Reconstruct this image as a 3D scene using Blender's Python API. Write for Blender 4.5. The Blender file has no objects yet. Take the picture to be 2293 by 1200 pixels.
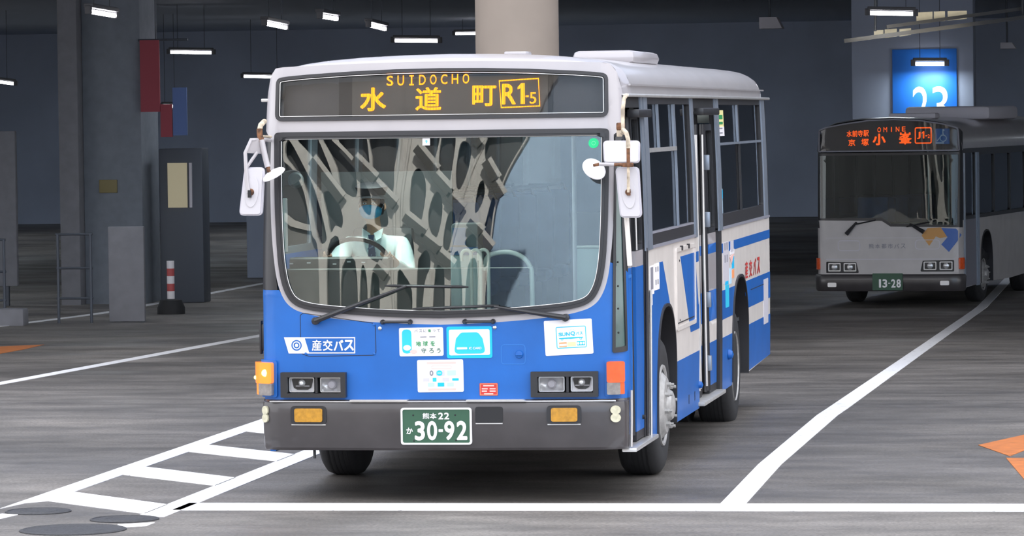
import bpy, bmesh, math, random
from mathutils import Vector, Matrix
from math import sin, cos, pi, atan2, sqrt, radians
random.seed(7)
SC = bpy.context.scene
COL = SC.collection

# ------------------------------------------------------------------ camera, sky, sun, exposure
F_PX = 9343.0
cam_d = bpy.data.cameras.new('camera')
cam = bpy.data.objects.new('camera', cam_d); COL.objects.link(cam)
cam_d.sensor_width = 36.0
cam_d.lens = F_PX / 2293 * 36.0
cam_d.clip_start = 0.5; cam_d.clip_end = 600
_yaw, _pit, _rol = -.1564, .036, -.0133
_F = Vector((sin(_yaw)*cos(_pit), cos(_yaw)*cos(_pit), -sin(_pit)))
_R = Vector((cos(_yaw), -sin(_yaw), 0)); _U = _R.cross(_F)
_R2 = _R*cos(_rol) + _U*sin(_rol); _U2 = -_R*sin(_rol) + _U*cos(_rol)
cam.matrix_world = Matrix(((_R2.x, _U2.x, -_F.x, 4.8276), (_R2.y, _U2.y, -_F.y, -27.5048), (_R2.z, _U2.z, -_F.z, 2.5719), (0, 0, 0, 1)))
SC.camera = cam
vs = SC.view_settings
vs.view_transform = 'Standard'; vs.look = 'None'; vs.gamma = 1.0; vs.use_curve_mapping = False
vs.exposure = 1.0

w = bpy.data.worlds.new('sky'); SC.world = w; w.use_nodes = True
nt = w.node_tree; nt.nodes.clear()
out = nt.nodes.new('ShaderNodeOutputWorld'); bg = nt.nodes.new('ShaderNodeBackground')
geo = nt.nodes.new('ShaderNodeTexCoord'); sep = nt.nodes.new('ShaderNodeSeparateXYZ'); ramp = nt.nodes.new('ShaderNodeValToRGB')
nt.links.new(geo.outputs['Generated'], sep.inputs[0]); nt.links.new(sep.outputs['Z'], ramp.inputs[0])
ramp.color_ramp.elements[0].color = (.97, .97, 1.0, 1); ramp.color_ramp.elements[1].color = (.88, .92, 1.0, 1)
nt.links.new(ramp.outputs[0], bg.inputs[0]); bg.inputs[1].default_value = 1.55
nt.links.new(bg.outputs[0], out.inputs[0])

sun_d = bpy.data.lights.new('sun', 'SUN'); sun_d.energy = 9.0; sun_d.angle = radians(1.0); sun_d.color = (1.0, .95, .88)
sun = bpy.data.objects.new('sun', sun_d); COL.objects.link(sun)
sun.rotation_euler = Vector((-.22, -.9, -.72)).to_track_quat('-Z', 'Y').to_euler()

# ------------------------------------------------------------------ materials
def srgb(r, g, b):
    f = lambda c: (c/255/12.92) if c/255 <= .04045 else ((c/255+.055)/1.055)**2.4
    return (f(r), f(g), f(b), 1)

def pm(name, col, rough=.5, metal=0, coat=0, noise=0, nscale=6, emit=None, estr=0, spec=.5, bump=0):
    m = bpy.data.materials.new(name); m.use_nodes = True
    n = m.node_tree.nodes; L = m.node_tree.links; b = n['Principled BSDF']
    b.inputs['Base Color'].default_value = col if len(col) == 4 else (*col, 1)
    b.inputs['Roughness'].default_value = rough; b.inputs['Metallic'].default_value = metal
    b.inputs['Coat Weight'].default_value = coat; b.inputs['Coat Roughness'].default_value = .06
    b.inputs['Specular IOR Level'].default_value = spec
    if emit: b.inputs['Emission Color'].default_value = (*emit, 1); b.inputs['Emission Strength'].default_value = estr
    if noise or bump:
        tc = n.new('ShaderNodeTexCoord'); tx = n.new('ShaderNodeTexNoise'); tx.inputs['Scale'].default_value = nscale; tx.inputs['Detail'].default_value = 5
        L.new(tc.outputs['Object'], tx.inputs['Vector'])
        if noise:
            mr = n.new('ShaderNodeMapRange'); mr.inputs['From Min'].default_value = .3; mr.inputs['From Max'].default_value = .7
            mr.inputs['To Min'].default_value = 1-noise; mr.inputs['To Max'].default_value = 1+noise*.5
            mx = n.new('ShaderNodeMix'); mx.data_type = 'RGBA'; mx.blend_type = 'MULTIPLY'; mx.inputs['Factor'].default_value = 1
            L.new(tx.outputs['Fac'], mr.inputs['Value'])
            mx.inputs['A'].default_value = col if len(col) == 4 else (*col, 1); L.new(mr.outputs['Result'], mx.inputs['B'])
            L.new(mx.outputs['Result'], b.inputs['Base Color'])
        if bump:
            bp = n.new('ShaderNodeBump'); bp.inputs['Strength'].default_value = bump; bp.inputs['Distance'].default_value = .01
            L.new(tx.outputs['Fac'], bp.inputs['Height']); L.new(bp.outputs['Normal'], b.inputs['Normal'])
    return m

def glass(name, tint, ior, rough=0.0):
    m = bpy.data.materials.new(name); m.use_nodes = True
    n = m.node_tree.nodes; L = m.node_tree.links; n.clear()
    o = n.new('ShaderNodeOutputMaterial'); t = n.new('ShaderNodeBsdfTransparent'); g = n.new('ShaderNodeBsdfGlossy'); f = n.new('ShaderNodeFresnel'); x = n.new('ShaderNodeMixShader')
    t.inputs[0].default_value = (*tint, 1); g.inputs['Roughness'].default_value = rough; f.inputs['IOR'].default_value = ior
    L.new(f.outputs[0], x.inputs[0]); L.new(t.outputs[0], x.inputs[1]); L.new(g.outputs[0], x.inputs[2]); L.new(x.outputs[0], o.inputs[0])
    return m

def led(name, col, strength, per=.0105):
    m = bpy.data.materials.new(name); m.use_nodes = True
    n = m.node_tree.nodes; L = m.node_tree.links; n.clear()
    o = n.new('ShaderNodeOutputMaterial'); e = n.new('ShaderNodeEmission'); tc = n.new('ShaderNodeTexCoord'); sp = n.new('ShaderNodeSeparateXYZ')
    e.inputs[0].default_value = (*col, 1)
    L.new(tc.outputs['Object'], sp.inputs[0])
    mu = n.new('ShaderNodeMath'); mu.operation = 'MULTIPLY'; mu.inputs[1].default_value = 2*pi/per
    si = n.new('ShaderNodeMath'); si.operation = 'SINE'
    mr = n.new('ShaderNodeMapRange'); mr.inputs['From Min'].default_value = -1; mr.inputs['From Max'].default_value = 1
    mr.inputs['To Min'].default_value = strength*.55; mr.inputs['To Max'].default_value = strength*1.3
    L.new(sp.outputs['X'], mu.inputs[0]); L.new(mu.outputs[0], si.inputs[0]); L.new(si.outputs[0], mr.inputs['Value']); L.new(mr.outputs[0], e.inputs[1])
    L.new(e.outputs[0], o.inputs[0])
    return m

M = {}
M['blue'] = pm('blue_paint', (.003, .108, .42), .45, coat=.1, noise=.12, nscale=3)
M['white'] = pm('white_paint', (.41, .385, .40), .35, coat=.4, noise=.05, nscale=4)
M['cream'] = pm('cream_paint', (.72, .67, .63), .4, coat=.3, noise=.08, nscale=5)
M['silver'] = pm('silver_sash', (.28, .32, .385), .35, metal=.5, noise=.1)
M['alu'] = pm('bright_aluminium', (.62, .61, .6), .3, metal=.6, noise=.1)
M['roof'] = pm('grey_white_roof', (.45, .43, .44), .3, coat=.5, noise=.06, nscale=3)
M['mirror'] = pm('mirror_housing', (.56, .54, .57), .4, coat=.2)
M['rubber'] = pm('black_rubber', (.022, .021, .024), .45)
M['black'] = pm('black_plastic', (.02, .02, .023), .35)
M['matblack'] = pm('matte_black', (.012, .012, .014), .7)
M['undergrey'] = pm('lightened_underbody', (.16, .15, .14), .8, noise=.3, nscale=3)  # underside lightened so that it bounces light onto the ground below
M['bumper'] = pm('dark_grey_bumper', (.046, .041, .043), .36, coat=.25, noise=.25, nscale=4)
M['tyre'] = pm('tyre_rubber', (.022, .022, .024), .7, noise=.2, nscale=30)
M['rim'] = pm('grey_wheel_rim', (.42, .41, .40), .5, metal=.3, noise=.25, nscale=20)
M['chrome'] = pm('chrome', (.8, .8, .8), .12, metal=1)
M['reflector'] = pm('lamp_reflector', (.78, .78, .79), .28, metal=.55)
M['lensclear'] = glass('clear_lens', (.95, .95, .95), 1.35, .05)
M['amber'] = pm('amber_lens', (.46, .22, .015), .2, coat=.6, noise=.25, nscale=40)
M['orange'] = pm('orange_lens', (.75, .09, .01), .2, coat=.6, noise=.15, nscale=30)
M['orangelit'] = pm('lit_orange_lens', (.9, .16, .01), .2, coat=.6, emit=(1, .22, .01), estr=.55)
M['bulb'] = pm('lit_bulb', (1, .6, .1), .3, emit=(1, .62, .08), estr=6)
M['greylens'] = pm('grey_lens', (.22, .2, .19), .25, coat=.5, noise=.3, nscale=30)
M['paleLens'] = pm('pale_lens', (.55, .52, .38), .25, coat=.5, noise=.2, nscale=40)
M['ws'] = glass('windscreen_glass', (.86, .93, .91), 1.85)
M['sideglass'] = glass('tinted_side_glass', (.40, .46, .50), 1.45)
M['cornerglass'] = pm('green_corner_glass', (.05, .10, .095), .12, coat=.8, noise=.2, nscale=5)
M['destglass'] = glass('sign_glass', (.9, .9, .9), 1.32)
M['destback'] = pm('sign_back', (.05, .049, .052), .5)
M['ledboard'] = pm('led_board', (.075, .07, .062), .6)
M['led'] = led('led_amber', (1.0, .27, .0), 1.75)
M['led2'] = led('led_orange', (1.0, .11, .012), .75, .012)
M['plate'] = pm('plate_green', (.028, .088, .05), .45, noise=.1)
M['platewhite'] = pm('plate_white', (.85, .85, .85), .5)
M['stwhite'] = pm('sign_white', (.82, .80, .82), .5)
M['stcyan'] = pm('sign_cyan', (.0, .45, .78), .5)
M['stcyan2'] = pm('print_cyan', (.02, .50, .72), .5)
M['stpale'] = pm('print_pale_blue', (.45, .68, .85), .5)
M['stgrey'] = pm('print_grey', (.22, .22, .26), .5)
M['stlgrey'] = pm('print_light_grey', (.55, .53, .58), .5)
M['stgreen'] = pm('print_green', (.02, .28, .08), .5)
M['stdkgreen'] = pm('print_dark_green', (.08, .16, .11), .5)
M['stpink'] = pm('print_pink', (.85, .50, .46), .5)
M['storange'] = pm('print_orange', (.85, .33, .14), .5)
M['styellow'] = pm('print_yellow', (.85, .78, .35), .5)
M['stred'] = pm('print_red', (.55, .035, .03), .5)
M['stblue'] = pm('print_blue', (.02, .16, .50), .5)
M['green'] = pm('bright_green_sticker', (.0, .55, .20), .5)
M['rust'] = pm('rusty_paint', (.17, .07, .028), .7, noise=.8, nscale=30)
M['rustwhite'] = pm('worn_white_paint', (.60, .50, .38), .5, noise=.55, nscale=22)
M['skin'] = pm('skin', (.55, .30, .19), .55)
M['shirt'] = pm('pale_green_shirt', (.78, .90, .88), .8, noise=.08, nscale=15)
M['cloth'] = pm('dark_trousers', (.02, .022, .03), .8)
M['tie'] = pm('navy_tie', (.03, .05, .11), .6)
M['tiestripe'] = pm('tie_stripe', (.16, .22, .34), .6)
M['mask'] = pm('blue_face_mask', (.03, .32, .55), .8)
M['hair'] = pm('black_hair', (.012, .01, .01), .5)
M['cap'] = pm('dark_cap', (.02, .02, .025), .6)
M['dash'] = pm('grey_dashboard', (.035, .042, .042), .55)
M['innergrey'] = pm('interior_grey', (.16, .19, .2), .6)
M['innerdark'] = pm('interior_dark', (.045, .05, .055), .7)
M['seat'] = pm('blue_seat', (.03, .08, .2), .8, noise=.2)
M['pipe'] = pm('cream_pipe', (.86, .90, .84), .35)
M['farebox'] = pm('fare_machine_grey', (.60, .72, .72), .45)
M['fareblue'] = pm('fare_machine_blue', (.05, .16, .36), .4)

# terminal
M['conc'] = pm('bright_concrete', (.27, .225, .19), .75, noise=.06, nscale=3)
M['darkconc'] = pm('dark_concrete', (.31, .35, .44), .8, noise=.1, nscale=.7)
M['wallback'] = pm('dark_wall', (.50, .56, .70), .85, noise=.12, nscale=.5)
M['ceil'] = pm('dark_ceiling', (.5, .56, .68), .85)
M['colgrey'] = pm('grey_column', (.20, .20, .22), .8, noise=.1)
M['colblue'] = pm('blue_grey_column', (.19, .21, .245), .8, noise=.1)
M['panelblue'] = pm('blue_sign_panel', (.01, .16, .62), .5)
M['digit'] = pm('cream_digits', (.78, .78, .70), .5)
M['tube'] = pm('lit_tube', (1, 1, 1), .4, emit=(1, .97, 1.0), estr=7)
M['housing'] = pm('lamp_housing', (.12, .12, .13), .5)
M['metaldark'] = pm('dark_steel', (.075, .085, .105), .5, metal=.3)
M['litpanel'] = pm('glowing_panel', (.72, .68, .55), .6, noise=.3, nscale=3, emit=(.8, .68, .42), estr=.12)  # glow stands in for light from the tube lamp beside the panels
M['litwindow'] = pm('lit_window', (.3, .27, .2), .6, emit=(.75, .66, .42), estr=.13)
M['purple'] = pm('purple_poster', (.12, .08, .2), .6)
M['yellowsign'] = pm('yellow_sign', (.22, .18, .08), .6)
M['awnred'] = pm('dark_red_panel', (.30, .05, .07), .7)
M['awnblue'] = pm('dull_blue_panel', (.10, .16, .36), .7)
M['postred'] = pm('post_red', (.45, .08, .08), .6)
M['postwhite'] = pm('post_white', (.75, .72, .74), .6)
M['manhole'] = pm('iron_cover', (.045, .045, .05), .55, metal=.3, noise=.3, nscale=60, bump=.4)
M['orangepaint'] = pm('orange_road_paint', (.50, .15, .028), .6, noise=.25, nscale=9)
M['bus2white'] = pm('bus_white', (.50, .475, .47), .45, coat=.3, noise=.08, nscale=4)
M['bus2orange'] = pm('bus_orange', (.55, .28, .08), .45)
M['bus2blue'] = pm('bus_blue_diamond', (.05, .13, .42), .45)
M['ribs'] = pm('pale_facade_ribs', (.40, .375, .355), .7, noise=.12, nscale=.4)
M['planks'] = pm('shaded_slats', (.045, .041, .038), .7)  # darkened to stand in for the shaded undersides of the slats
M['skywall'] = pm('blue_grey_wall', (.30, .40, .54), .6, noise=.2, nscale=.08)
M['towerjoint'] = pm('blue_grey_band', (.33, .43, .56), .6)
M['ws2'] = glass('second_windscreen', (.7, .78, .78), 1.45)
M['facdark'] = pm('dark_facade_glass', (.055, .055, .058), .35, noise=.35, nscale=.25)
M['facgrey'] = pm('grey_facade', (.16, .155, .15), .7, noise=.2, nscale=.3)

def road_paint():
    m = pm('white_road_paint', (.80, .79, .80), .65)
    n = m.node_tree.nodes; L = m.node_tree.links; b = n['Principled BSDF']
    tc = n.new('ShaderNodeTexCoord'); t1 = n.new('ShaderNodeTexNoise'); t1.inputs['Scale'].default_value = 14; t1.inputs['Detail'].default_value = 8; t1.inputs['Roughness'].default_value = .7
    L.new(tc.outputs['Object'], t1.inputs['Vector'])
    r = n.new('ShaderNodeValToRGB'); r.color_ramp.elements[0].position = .30; r.color_ramp.elements[0].color = (.30, .29, .29, 1)
    r.color_ramp.elements[1].position = .42; r.color_ramp.elements[1].color = (.82, .81, .82, 1)
    L.new(t1.outputs['Fac'], r.inputs[0]); L.new(r.outputs[0], b.inputs['Base Color'])
    return m
M['line'] = road_paint()

def asphalt():
    m = bpy.data.materials.new('asphalt'); m.use_nodes = True
    n = m.node_tree.nodes; L = m.node_tree.links; b = n['Principled BSDF']
    tc = n.new('ShaderNodeTexCoord')
    def noise(scale, det=4, mapscale=(1, 1, 1), rough=.55):
        mp = n.new('ShaderNodeMapping'); mp.inputs['Scale'].default_value = mapscale
        t = n.new('ShaderNodeTexNoise'); t.inputs['Scale'].default_value = scale; t.inputs['Detail'].default_value = det; t.inputs['Roughness'].default_value = rough
        L.new(tc.outputs['Object'], mp.inputs[0]); L.new(mp.outputs[0], t.inputs['Vector']); return t.outputs['Fac']
    def rng(v, a, b2, c, d):
        r = n.new('ShaderNodeMapRange'); r.inputs['From Min'].default_value = a; r.inputs['From Max'].default_value = b2; r.inputs['To Min'].default_value = c; r.inputs['To Max'].default_value = d
        L.new(v, r.inputs['Value']); return r.outputs['Result']
    def mul(a, b2):
        x = n.new('ShaderNodeMath'); x.operation = 'MULTIPLY'; L.new(a, x.inputs[0]); L.new(b2, x.inputs[1]); return x.outputs[0]
    big = rng(noise(.33, 6, (.8, 1, 1), .6), .32, .68, .55, 1.38)
    mid = rng(noise(1.3, 6, (.6, 1.4, 1), .65), .34, .66, .66, 1.36)  # worn patches, with pale streaks of floor sheen painted in
    fine = rng(noise(42, 4), .3, .7, .62, 1.35)
    v = mul(mul(big, mid), fine)
    # edge of the roof shadow painted into the colour, paler beyond it
    sp = n.new('ShaderNodeSeparateXYZ'); L.new(tc.outputs['Object'], sp.inputs[0])
    g = n.new('ShaderNodeMath'); g.operation = 'GREATER_THAN'; g.inputs[1].default_value = 19.15; L.new(sp.outputs['Y'], g.inputs[0])
    v = mul(v, rng(g.outputs[0], 0, 1, 1.0, 1.3))
    # floor colour lifted deep in the hall, standing in for light there
    v = mul(v, rng(sp.outputs['Y'], 30, 38, 1.0, 1.15))
    mx = n.new('ShaderNodeMix'); mx.data_type = 'RGBA'; mx.blend_type = 'MULTIPLY'; mx.inputs['Factor'].default_value = 1
    mx.inputs['A'].default_value = (.124, .112, .102, 1); L.new(v, mx.inputs['B'])
    L.new(mx.outputs['Result'], b.inputs['Base Color'])
    L.new(rng(noise(.5, 5, (.7, 1, 1)), .38, .68, .36, .75), b.inputs['Roughness'])
    bp = n.new('ShaderNodeBump'); bp.inputs['Strength'].default_value = .35; bp.inputs['Distance'].default_value = .012
    L.new(noise(70, 3), bp.inputs['Height']); L.new(bp.outputs['Normal'], b.inputs['Normal'])
    return m
M['asphalt'] = asphalt()

# ------------------------------------------------------------------ mesh helpers
def lerp(a, b, t): return a+(b-a)*t
def interp(tab, x):
    if x <= tab[0][0]: return tab[0][1]
    for (a, u), (b, v) in zip(tab, tab[1:]):
        if x <= b: return lerp(u, v, (x-a)/(b-a))
    return tab[-1][1]

def rpoly(pts, r, seg=5):
    out = []; n = len(pts)
    rr = r if isinstance(r, (list, tuple)) else [r]*n
    for i in range(n):
        p = Vector(pts[i]); a = Vector(pts[i-1])-p; b = Vector(pts[(i+1) % n])-p
        if rr[i] <= 0: out.append(tuple(p)); continue
        an = a.normalized(); bn = b.normalized(); ang = math.acos(max(-1, min(1, an.dot(bn))))
        if ang > 3.1: out.append(tuple(p)); continue
        d = min(rr[i]/math.tan(ang/2), a.length*.49, b.length*.49)
        s = p+an*d; e = p+bn*d
        for k in range(seg+1):
            t = k/seg
            q = s*(1-t)**2 + p*2*t*(1-t) + e*t*t
            out.append((q.x, q.y))
    return out
def rect(x0, y0, x1, y1, r=0, seg=4):
    p = [(x0, y0), (x1, y0), (x1, y1), (x0, y1)]
    return rpoly(p, r, seg) if r > 0 else p
def rectc(cx, cy, w_, h_, r=0): return rect(cx-w_/2, cy-h_/2, cx+w_/2, cy+h_/2, r)
def ell(cx, cy, rx, ry, n=32, a0=0, a1=2*pi):
    full = abs(a1-a0-2*pi) < 1e-6
    return [(cx+rx*cos(a0+(a1-a0)*k/(n if full else n-1)), cy+ry*sin(a0+(a1-a0)*k/(n if full else n-1))) for k in range(n)]
def crom(pts, n=6, closed=False):
    P = [Vector(p) for p in pts]; out = []; N = len(P)
    for i in range(N if closed else N-1):
        if closed: p0, p1, p2, p3 = P[i-1], P[i], P[(i+1) % N], P[(i+2) % N]
        else: p0, p1, p2, p3 = P[max(i-1, 0)], P[i], P[i+1], P[min(i+2, N-1)]
        for k in range(n):
            t = k/n
            out.append(tuple(.5*((2*p1)+(p2-p0)*t+(2*p0-5*p1+4*p2-p3)*t*t+(3*p1-p0-3*p2+p3)*t**3)))
    if not closed: out.append(tuple(P[-1]))
    return out
def area2(p): return sum(p[i-1][0]*p[i][1]-p[i][0]*p[i-1][1] for i in range(len(p)))/2
def inset(pts, d):
    n = len(pts); s = 1 if area2(pts) > 0 else -1; out = []
    for i in range(n):
        a = Vector(pts[i-1]); p = Vector(pts[i]); b = Vector(pts[(i+1) % n])
        t = (b-a); t = t.normalized() if t.length > 1e-9 else Vector((1, 0))
        out.append((p.x - t.y*d*s, p.y + t.x*d*s))
    return out

class MB:
    def __init__(s): s.v = []; s.f = []; s.mi = []; s.mats = []
    def m(s, mat):
        if mat not in s.mats: s.mats.append(mat)
        return s.mats.index(mat)
    def add(s, V, Fc, mat):
        o = len(s.v); k = s.m(mat); s.v += [tuple(x) for x in V]
        for f in Fc: s.f.append([o+i for i in f]); s.mi.append(k)
        return s
    def box(s, c, d, mat, rot=None, bev=0):
        bm = bmesh.new(); bmesh.ops.create_cube(bm, size=1)
        for v in bm.verts: v.co = Vector((v.co.x*d[0], v.co.y*d[1], v.co.z*d[2]))
        if bev: bmesh.ops.bevel(bm, geom=list(bm.edges), offset=min(bev, min(d)*.45), segments=2, profile=.5, affect='EDGES')
        R = rot if rot is not None else Matrix.Identity(3)
        bm.verts.index_update()
        s.add([R @ v.co+Vector(c) for v in bm.verts], [[v.index for v in f.verts] for f in bm.faces], mat); bm.free(); return s
    def bar(s, a, b, wd, hd, mat, up=(0, 0, 1), bev=0):
        a = Vector(a); b = Vector(b); z = (b-a).normalized(); x = z.cross(Vector(up))
        if x.length < 1e-4: x = z.cross(Vector((1, 0, 0)))
        x.normalize(); y = x.cross(z)
        return s.box((a+b)/2, (wd, hd, (b-a).length), mat, Matrix((x, y, z)).transposed(), bev)
    def tube(s, pts, r, mat, n=10, ry=None, cap=True):
        P = [Vector(p) for p in pts]; N = len(P); V = []; Fc = []
        rad = r if isinstance(r, (list, tuple)) else [r]*N
        t0 = (P[1]-P[0]).normalized(); up = Vector((0, 0, 1)) if abs(t0.z) < .9 else Vector((0, 1, 0))
        x = t0.cross(up).normalized()
        for i in range(N):
            t = (P[min(i+1, N-1)]-P[max(i-1, 0)]).normalized()
            x = (x-t*x.dot(t)).normalized(); y = t.cross(x)
            for k in range(n):
                a = 2*pi*k/n; V.append(P[i]+x*rad[i]*cos(a)+y*rad[i]*sin(a)*(ry or 1))
        for i in range(N-1):
            for k in range(n): Fc.append([i*n+k, i*n+(k+1) % n, (i+1)*n+(k+1) % n, (i+1)*n+k])
        if cap: Fc.append(list(range(n))[::-1]); Fc.append([(N-1)*n+k for k in range(n)])
        return s.add(V, Fc, mat)
    def lathe(s, prof, o, axis, mat, n=40, sx=1, sy=1):
        z = Vector(axis).normalized(); x = z.cross(Vector((0, 0, 1)))
        if x.length < 1e-3: x = Vector((1, 0, 0))
        x.normalize(); y = z.cross(x); o = Vector(o); V = []; Fc = []; N = len(prof)
        for r, h in prof:
            for k in range(n): a = 2*pi*k/n; V.append(o+z*h+(x*cos(a)*sx+y*sin(a)*sy)*r)
        for i in range(N-1):
            for k in range(n): Fc.append([i*n+k, i*n+(k+1) % n, (i+1)*n+(k+1) % n, (i+1)*n+k])
        Fc.append(list(range(n))[::-1]); Fc.append([(N-1)*n+k for k in range(n)])
        return s.add(V, Fc, mat)
    def grid(s, fn, nu, nv, mat):
        V = [fn(i/nu, j/nv) for i in range(nu+1) for j in range(nv+1)]
        return s.add(V, [[i*(nv+1)+j, (i+1)*(nv+1)+j, (i+1)*(nv+1)+j+1, i*(nv+1)+j+1] for i in range(nu) for j in range(nv)], mat)
    def sheet(s, outer, mat, mp, w0=0.0, w1=.002, holes=(), step=.12, vstep=None):
        bm = bmesh.new()
        for loop in [outer]+list(holes):
            q = [loop[0]]
            for p in loop[1:]:
                if (Vector(p)-Vector(q[-1])).length > 1e-5: q.append(p)
            if (Vector(q[0])-Vector(q[-1])).length < 1e-5: q.pop()
            vv = [bm.verts.new((p[0], p[1], 0)) for p in q]
            for i in range(len(vv)): bm.edges.new((vv[i-1], vv[i]))
        bmesh.ops.triangle_fill(bm, use_beauty=True, use_dissolve=False, edges=list(bm.edges))
        for ax, st in ((0, step), (1, vstep)):
            if not st: continue
            lo = min(v.co[ax] for v in bm.verts); hi = max(v.co[ax] for v in bm.verts)
            k = math.floor(lo/st)+1
            while k*st < hi-1e-4:
                no = Vector((1, 0, 0)) if ax == 0 else Vector((0, 1, 0))
                bmesh.ops.bisect_plane(bm, geom=bm.verts[:]+bm.edges[:]+bm.faces[:], plane_co=no*(k*st), plane_no=no, dist=1e-6)
                k += 1
        bm.verts.index_update(); nv = len(bm.verts)
        V = [mp(v.co.x, v.co.y, w1) for v in bm.verts]+[mp(v.co.x, v.co.y, w0) for v in bm.verts]
        Fc = []
        for f in bm.faces:
            f.normal_update(); ids = [v.index for v in f.verts]
            if f.normal.z < 0: ids.reverse()
            Fc.append(ids); Fc.append([i+nv for i in reversed(ids)])
        for e in bm.edges:
            if len(e.link_faces) == 1: a, b = e.verts[0].index, e.verts[1].index; Fc.append([a, b, b+nv, a+nv])
        bm.free(); return s.add(V, Fc, mat)
    def text(s, body, mat, mp, cx, cy, width=None, height=None, w=.003, bold=0.0, shear=0.0, res=4):
        V, Fc = text_mesh(body, bold, res)
        xs = [p[0] for p in V]; ys = [p[1] for p in V]
        x0, x1, y0, y1 = min(xs), max(xs), min(ys), max(ys)
        sx = (width/(x1-x0)) if width else None; sy = (height/(y1-y0)) if height else None
        sx = sx or sy; sy = sy or sx
        mx, my = (x0+x1)/2, (y0+y1)/2
        return s.add([mp(cx+(p[0]-mx)*sx+shear*(p[1]-my)*sy, cy+(p[1]-my)*sy, w+p[2]) for p in V], Fc, mat)
    def build(s, name, parent=None, ang=35, loc=None):
        me = bpy.data.meshes.new(name); me.from_pydata(s.v, [], s.f)
        for mt in s.mats: me.materials.append(mt)
        me.polygons.foreach_set('material_index', s.mi)
        bm = bmesh.new(); bm.from_mesh(me); bmesh.ops.remove_doubles(bm, verts=bm.verts, dist=2e-5)
        bmesh.ops.recalc_face_normals(bm, faces=bm.faces); bm.to_mesh(me); bm.free()
        me.polygons.foreach_set('use_smooth', [True]*len(me.polygons)); me.set_sharp_from_angle(angle=radians(ang))
        o = bpy.data.objects.new(name, me); COL.objects.link(o)
        if parent: o.parent = parent
        if loc: o.location = loc
        return o

_tc = {}
def text_mesh(body, bold, res=3):
    if (body, bold, res) not in _tc:
        c = bpy.data.curves.new('lettering', 'FONT'); c.body = body; c.size = 1; c.resolution_u = res; c.fill_mode = 'FRONT'
        o = bpy.data.objects.new('lettering', c); COL.objects.link(o)
        dg = bpy.context.evaluated_depsgraph_get(); me = bpy.data.meshes.new_from_object(o.evaluated_get(dg))
        V0 = [(v.co.x, v.co.y) for v in me.vertices]; F0 = [list(p.vertices) for p in me.polygons]; V1 = []; F1 = []
        for k in range(9 if bold > .002 else 1):            # heavier strokes: the letter stamped around itself
            dx, dy = (bold*cos(k*pi/4), bold*sin(k*pi/4)) if k else (0, 0); o_n = len(V1)
            V1 += [(x+dx, y+dy, k*.00015) for x, y in V0]; F1 += [[i+o_n for i in f] for f in F0]
        _tc[(body, bold, res)] = (V1, F1)
        bpy.data.objects.remove(o); bpy.data.curves.remove(c); bpy.data.meshes.remove(me)
    return _tc[(body, bold, res)]

def thing(name, label, cat, loc=(0, 0, 0), rz=0, group=None):
    o = bpy.data.objects.new(name, None); COL.objects.link(o); o.location = loc; o.rotation_euler = (0, 0, rz)
    o.empty_display_size = .2
    return tag(o, label, cat, group)
def tag(o, label, cat, group=None):
    o['label'] = label; o['category'] = cat
    if group: o['group'] = group
    return o
def struct(o, label=None, cat=None):
    o['kind'] = 'structure'
    if label: o['label'] = label
    if cat: o['category'] = cat
    return o
def lab(o, t): o['label'] = t; return o

def gz(y): return -.47*min(max((y-8)/29.5, 0), 1)
def gmap(x, y, w_): return (x, y, gz(y)+w_)

# ------------------------------------------------------------------ the ground and the terminal shell
ys = [-95, -60, -30, -12, 0, 8, 12, 20, 28, 37.5, 50, 70, 96]
g = MB(); xs_ = [-60, -30, -10, 0, 10, 30, 60]
g.add([(x, y, gz(y)) for y in ys for x in xs_], [[j*7+i, j*7+i+1, (j+1)*7+i+1, (j+1)*7+i] for j in range(len(ys)-1) for i in range(6)], M['asphalt'])
struct(g.build('floor'), 'grey worn asphalt floor of the bus terminal', 'floor')
struct(MB().box((-4, 55.0, 14.2), (96, 82, .4), M['ceil']).build('ceiling'), 'unseen high canopy, shaped for the daylight at the front of the bus terminal', 'ceiling')  # out of view; height and front edge chosen for the daylight on the floor
struct(MB().box((-4, 58.2, 5.5), (96, 75.6, .4), M['ceil']).build('ceiling'), 'dark ceiling of the inner bus hall, set low to block the sky', 'ceiling')  # added below the canopy to keep sky light out of the hall
struct(MB().box((-4, 20.2, 9.6), (96, .4, 8.8), M['wallback']).build('wall_sky_block'), 'unseen wall added between canopy and low hall ceiling to block the sky', 'wall')  # added out of view to close off the sky between both roofs
struct(MB().box((-4, 96, 6.75), (96, .6, 15), M['wallback']).build('wall_back'), 'dark back wall far behind the buses', 'wall')
struct(MB().box((-48, 55, 6.75), (.6, 82, 15), M['wallback']).build('wall_left'), 'dark wall on the left of the terminal', 'wall')
struct(MB().box((44, 55, 6.75), (.6, 82, 15), M['wallback']).build('wall_right'), 'dark wall on the right of the terminal', 'wall')

# ------------------------------------------------------------------ paint on the ground
def mark(name, polys, mat, label, w1=.004, step=1.5):
    mb = MB()
    for p in polys: mb.sheet(p, mat, gmap, -.01, w1, step=step, vstep=2.0)
    return struct(mb.build(name), label, 'road marking')
mark('stop_line', [rect(-1.72, -.60, 12, -.10)], M['line'], 'long white stop line painted across in front of the blue bus')
bars = []
for k in range(4):
    y = .72+2.07*k
    bars.append([(-2.74, y), (-1.84, y-.93), (-1.84, y-1.58), (-2.74, y-.68)])
bars.append([(-2.92, -.52), (-2.86, -.12), (-2.74, .04), (-2.74, 30), (-2.92, 30)])
bars.append([(-1.85, -1.04), (-1.66, -1.06), (-1.66, 30), (-1.85, 30)])
bars.append([(-1.84, -1.60+.02), (-1.63, -1.44), (-1.63, -1.66), (-1.75, -1.74)])
bars.append([(-3.2, -1.35), (-2.80, -.88), (-2.68, -.93), (-2.76, -1.5)])
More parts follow.
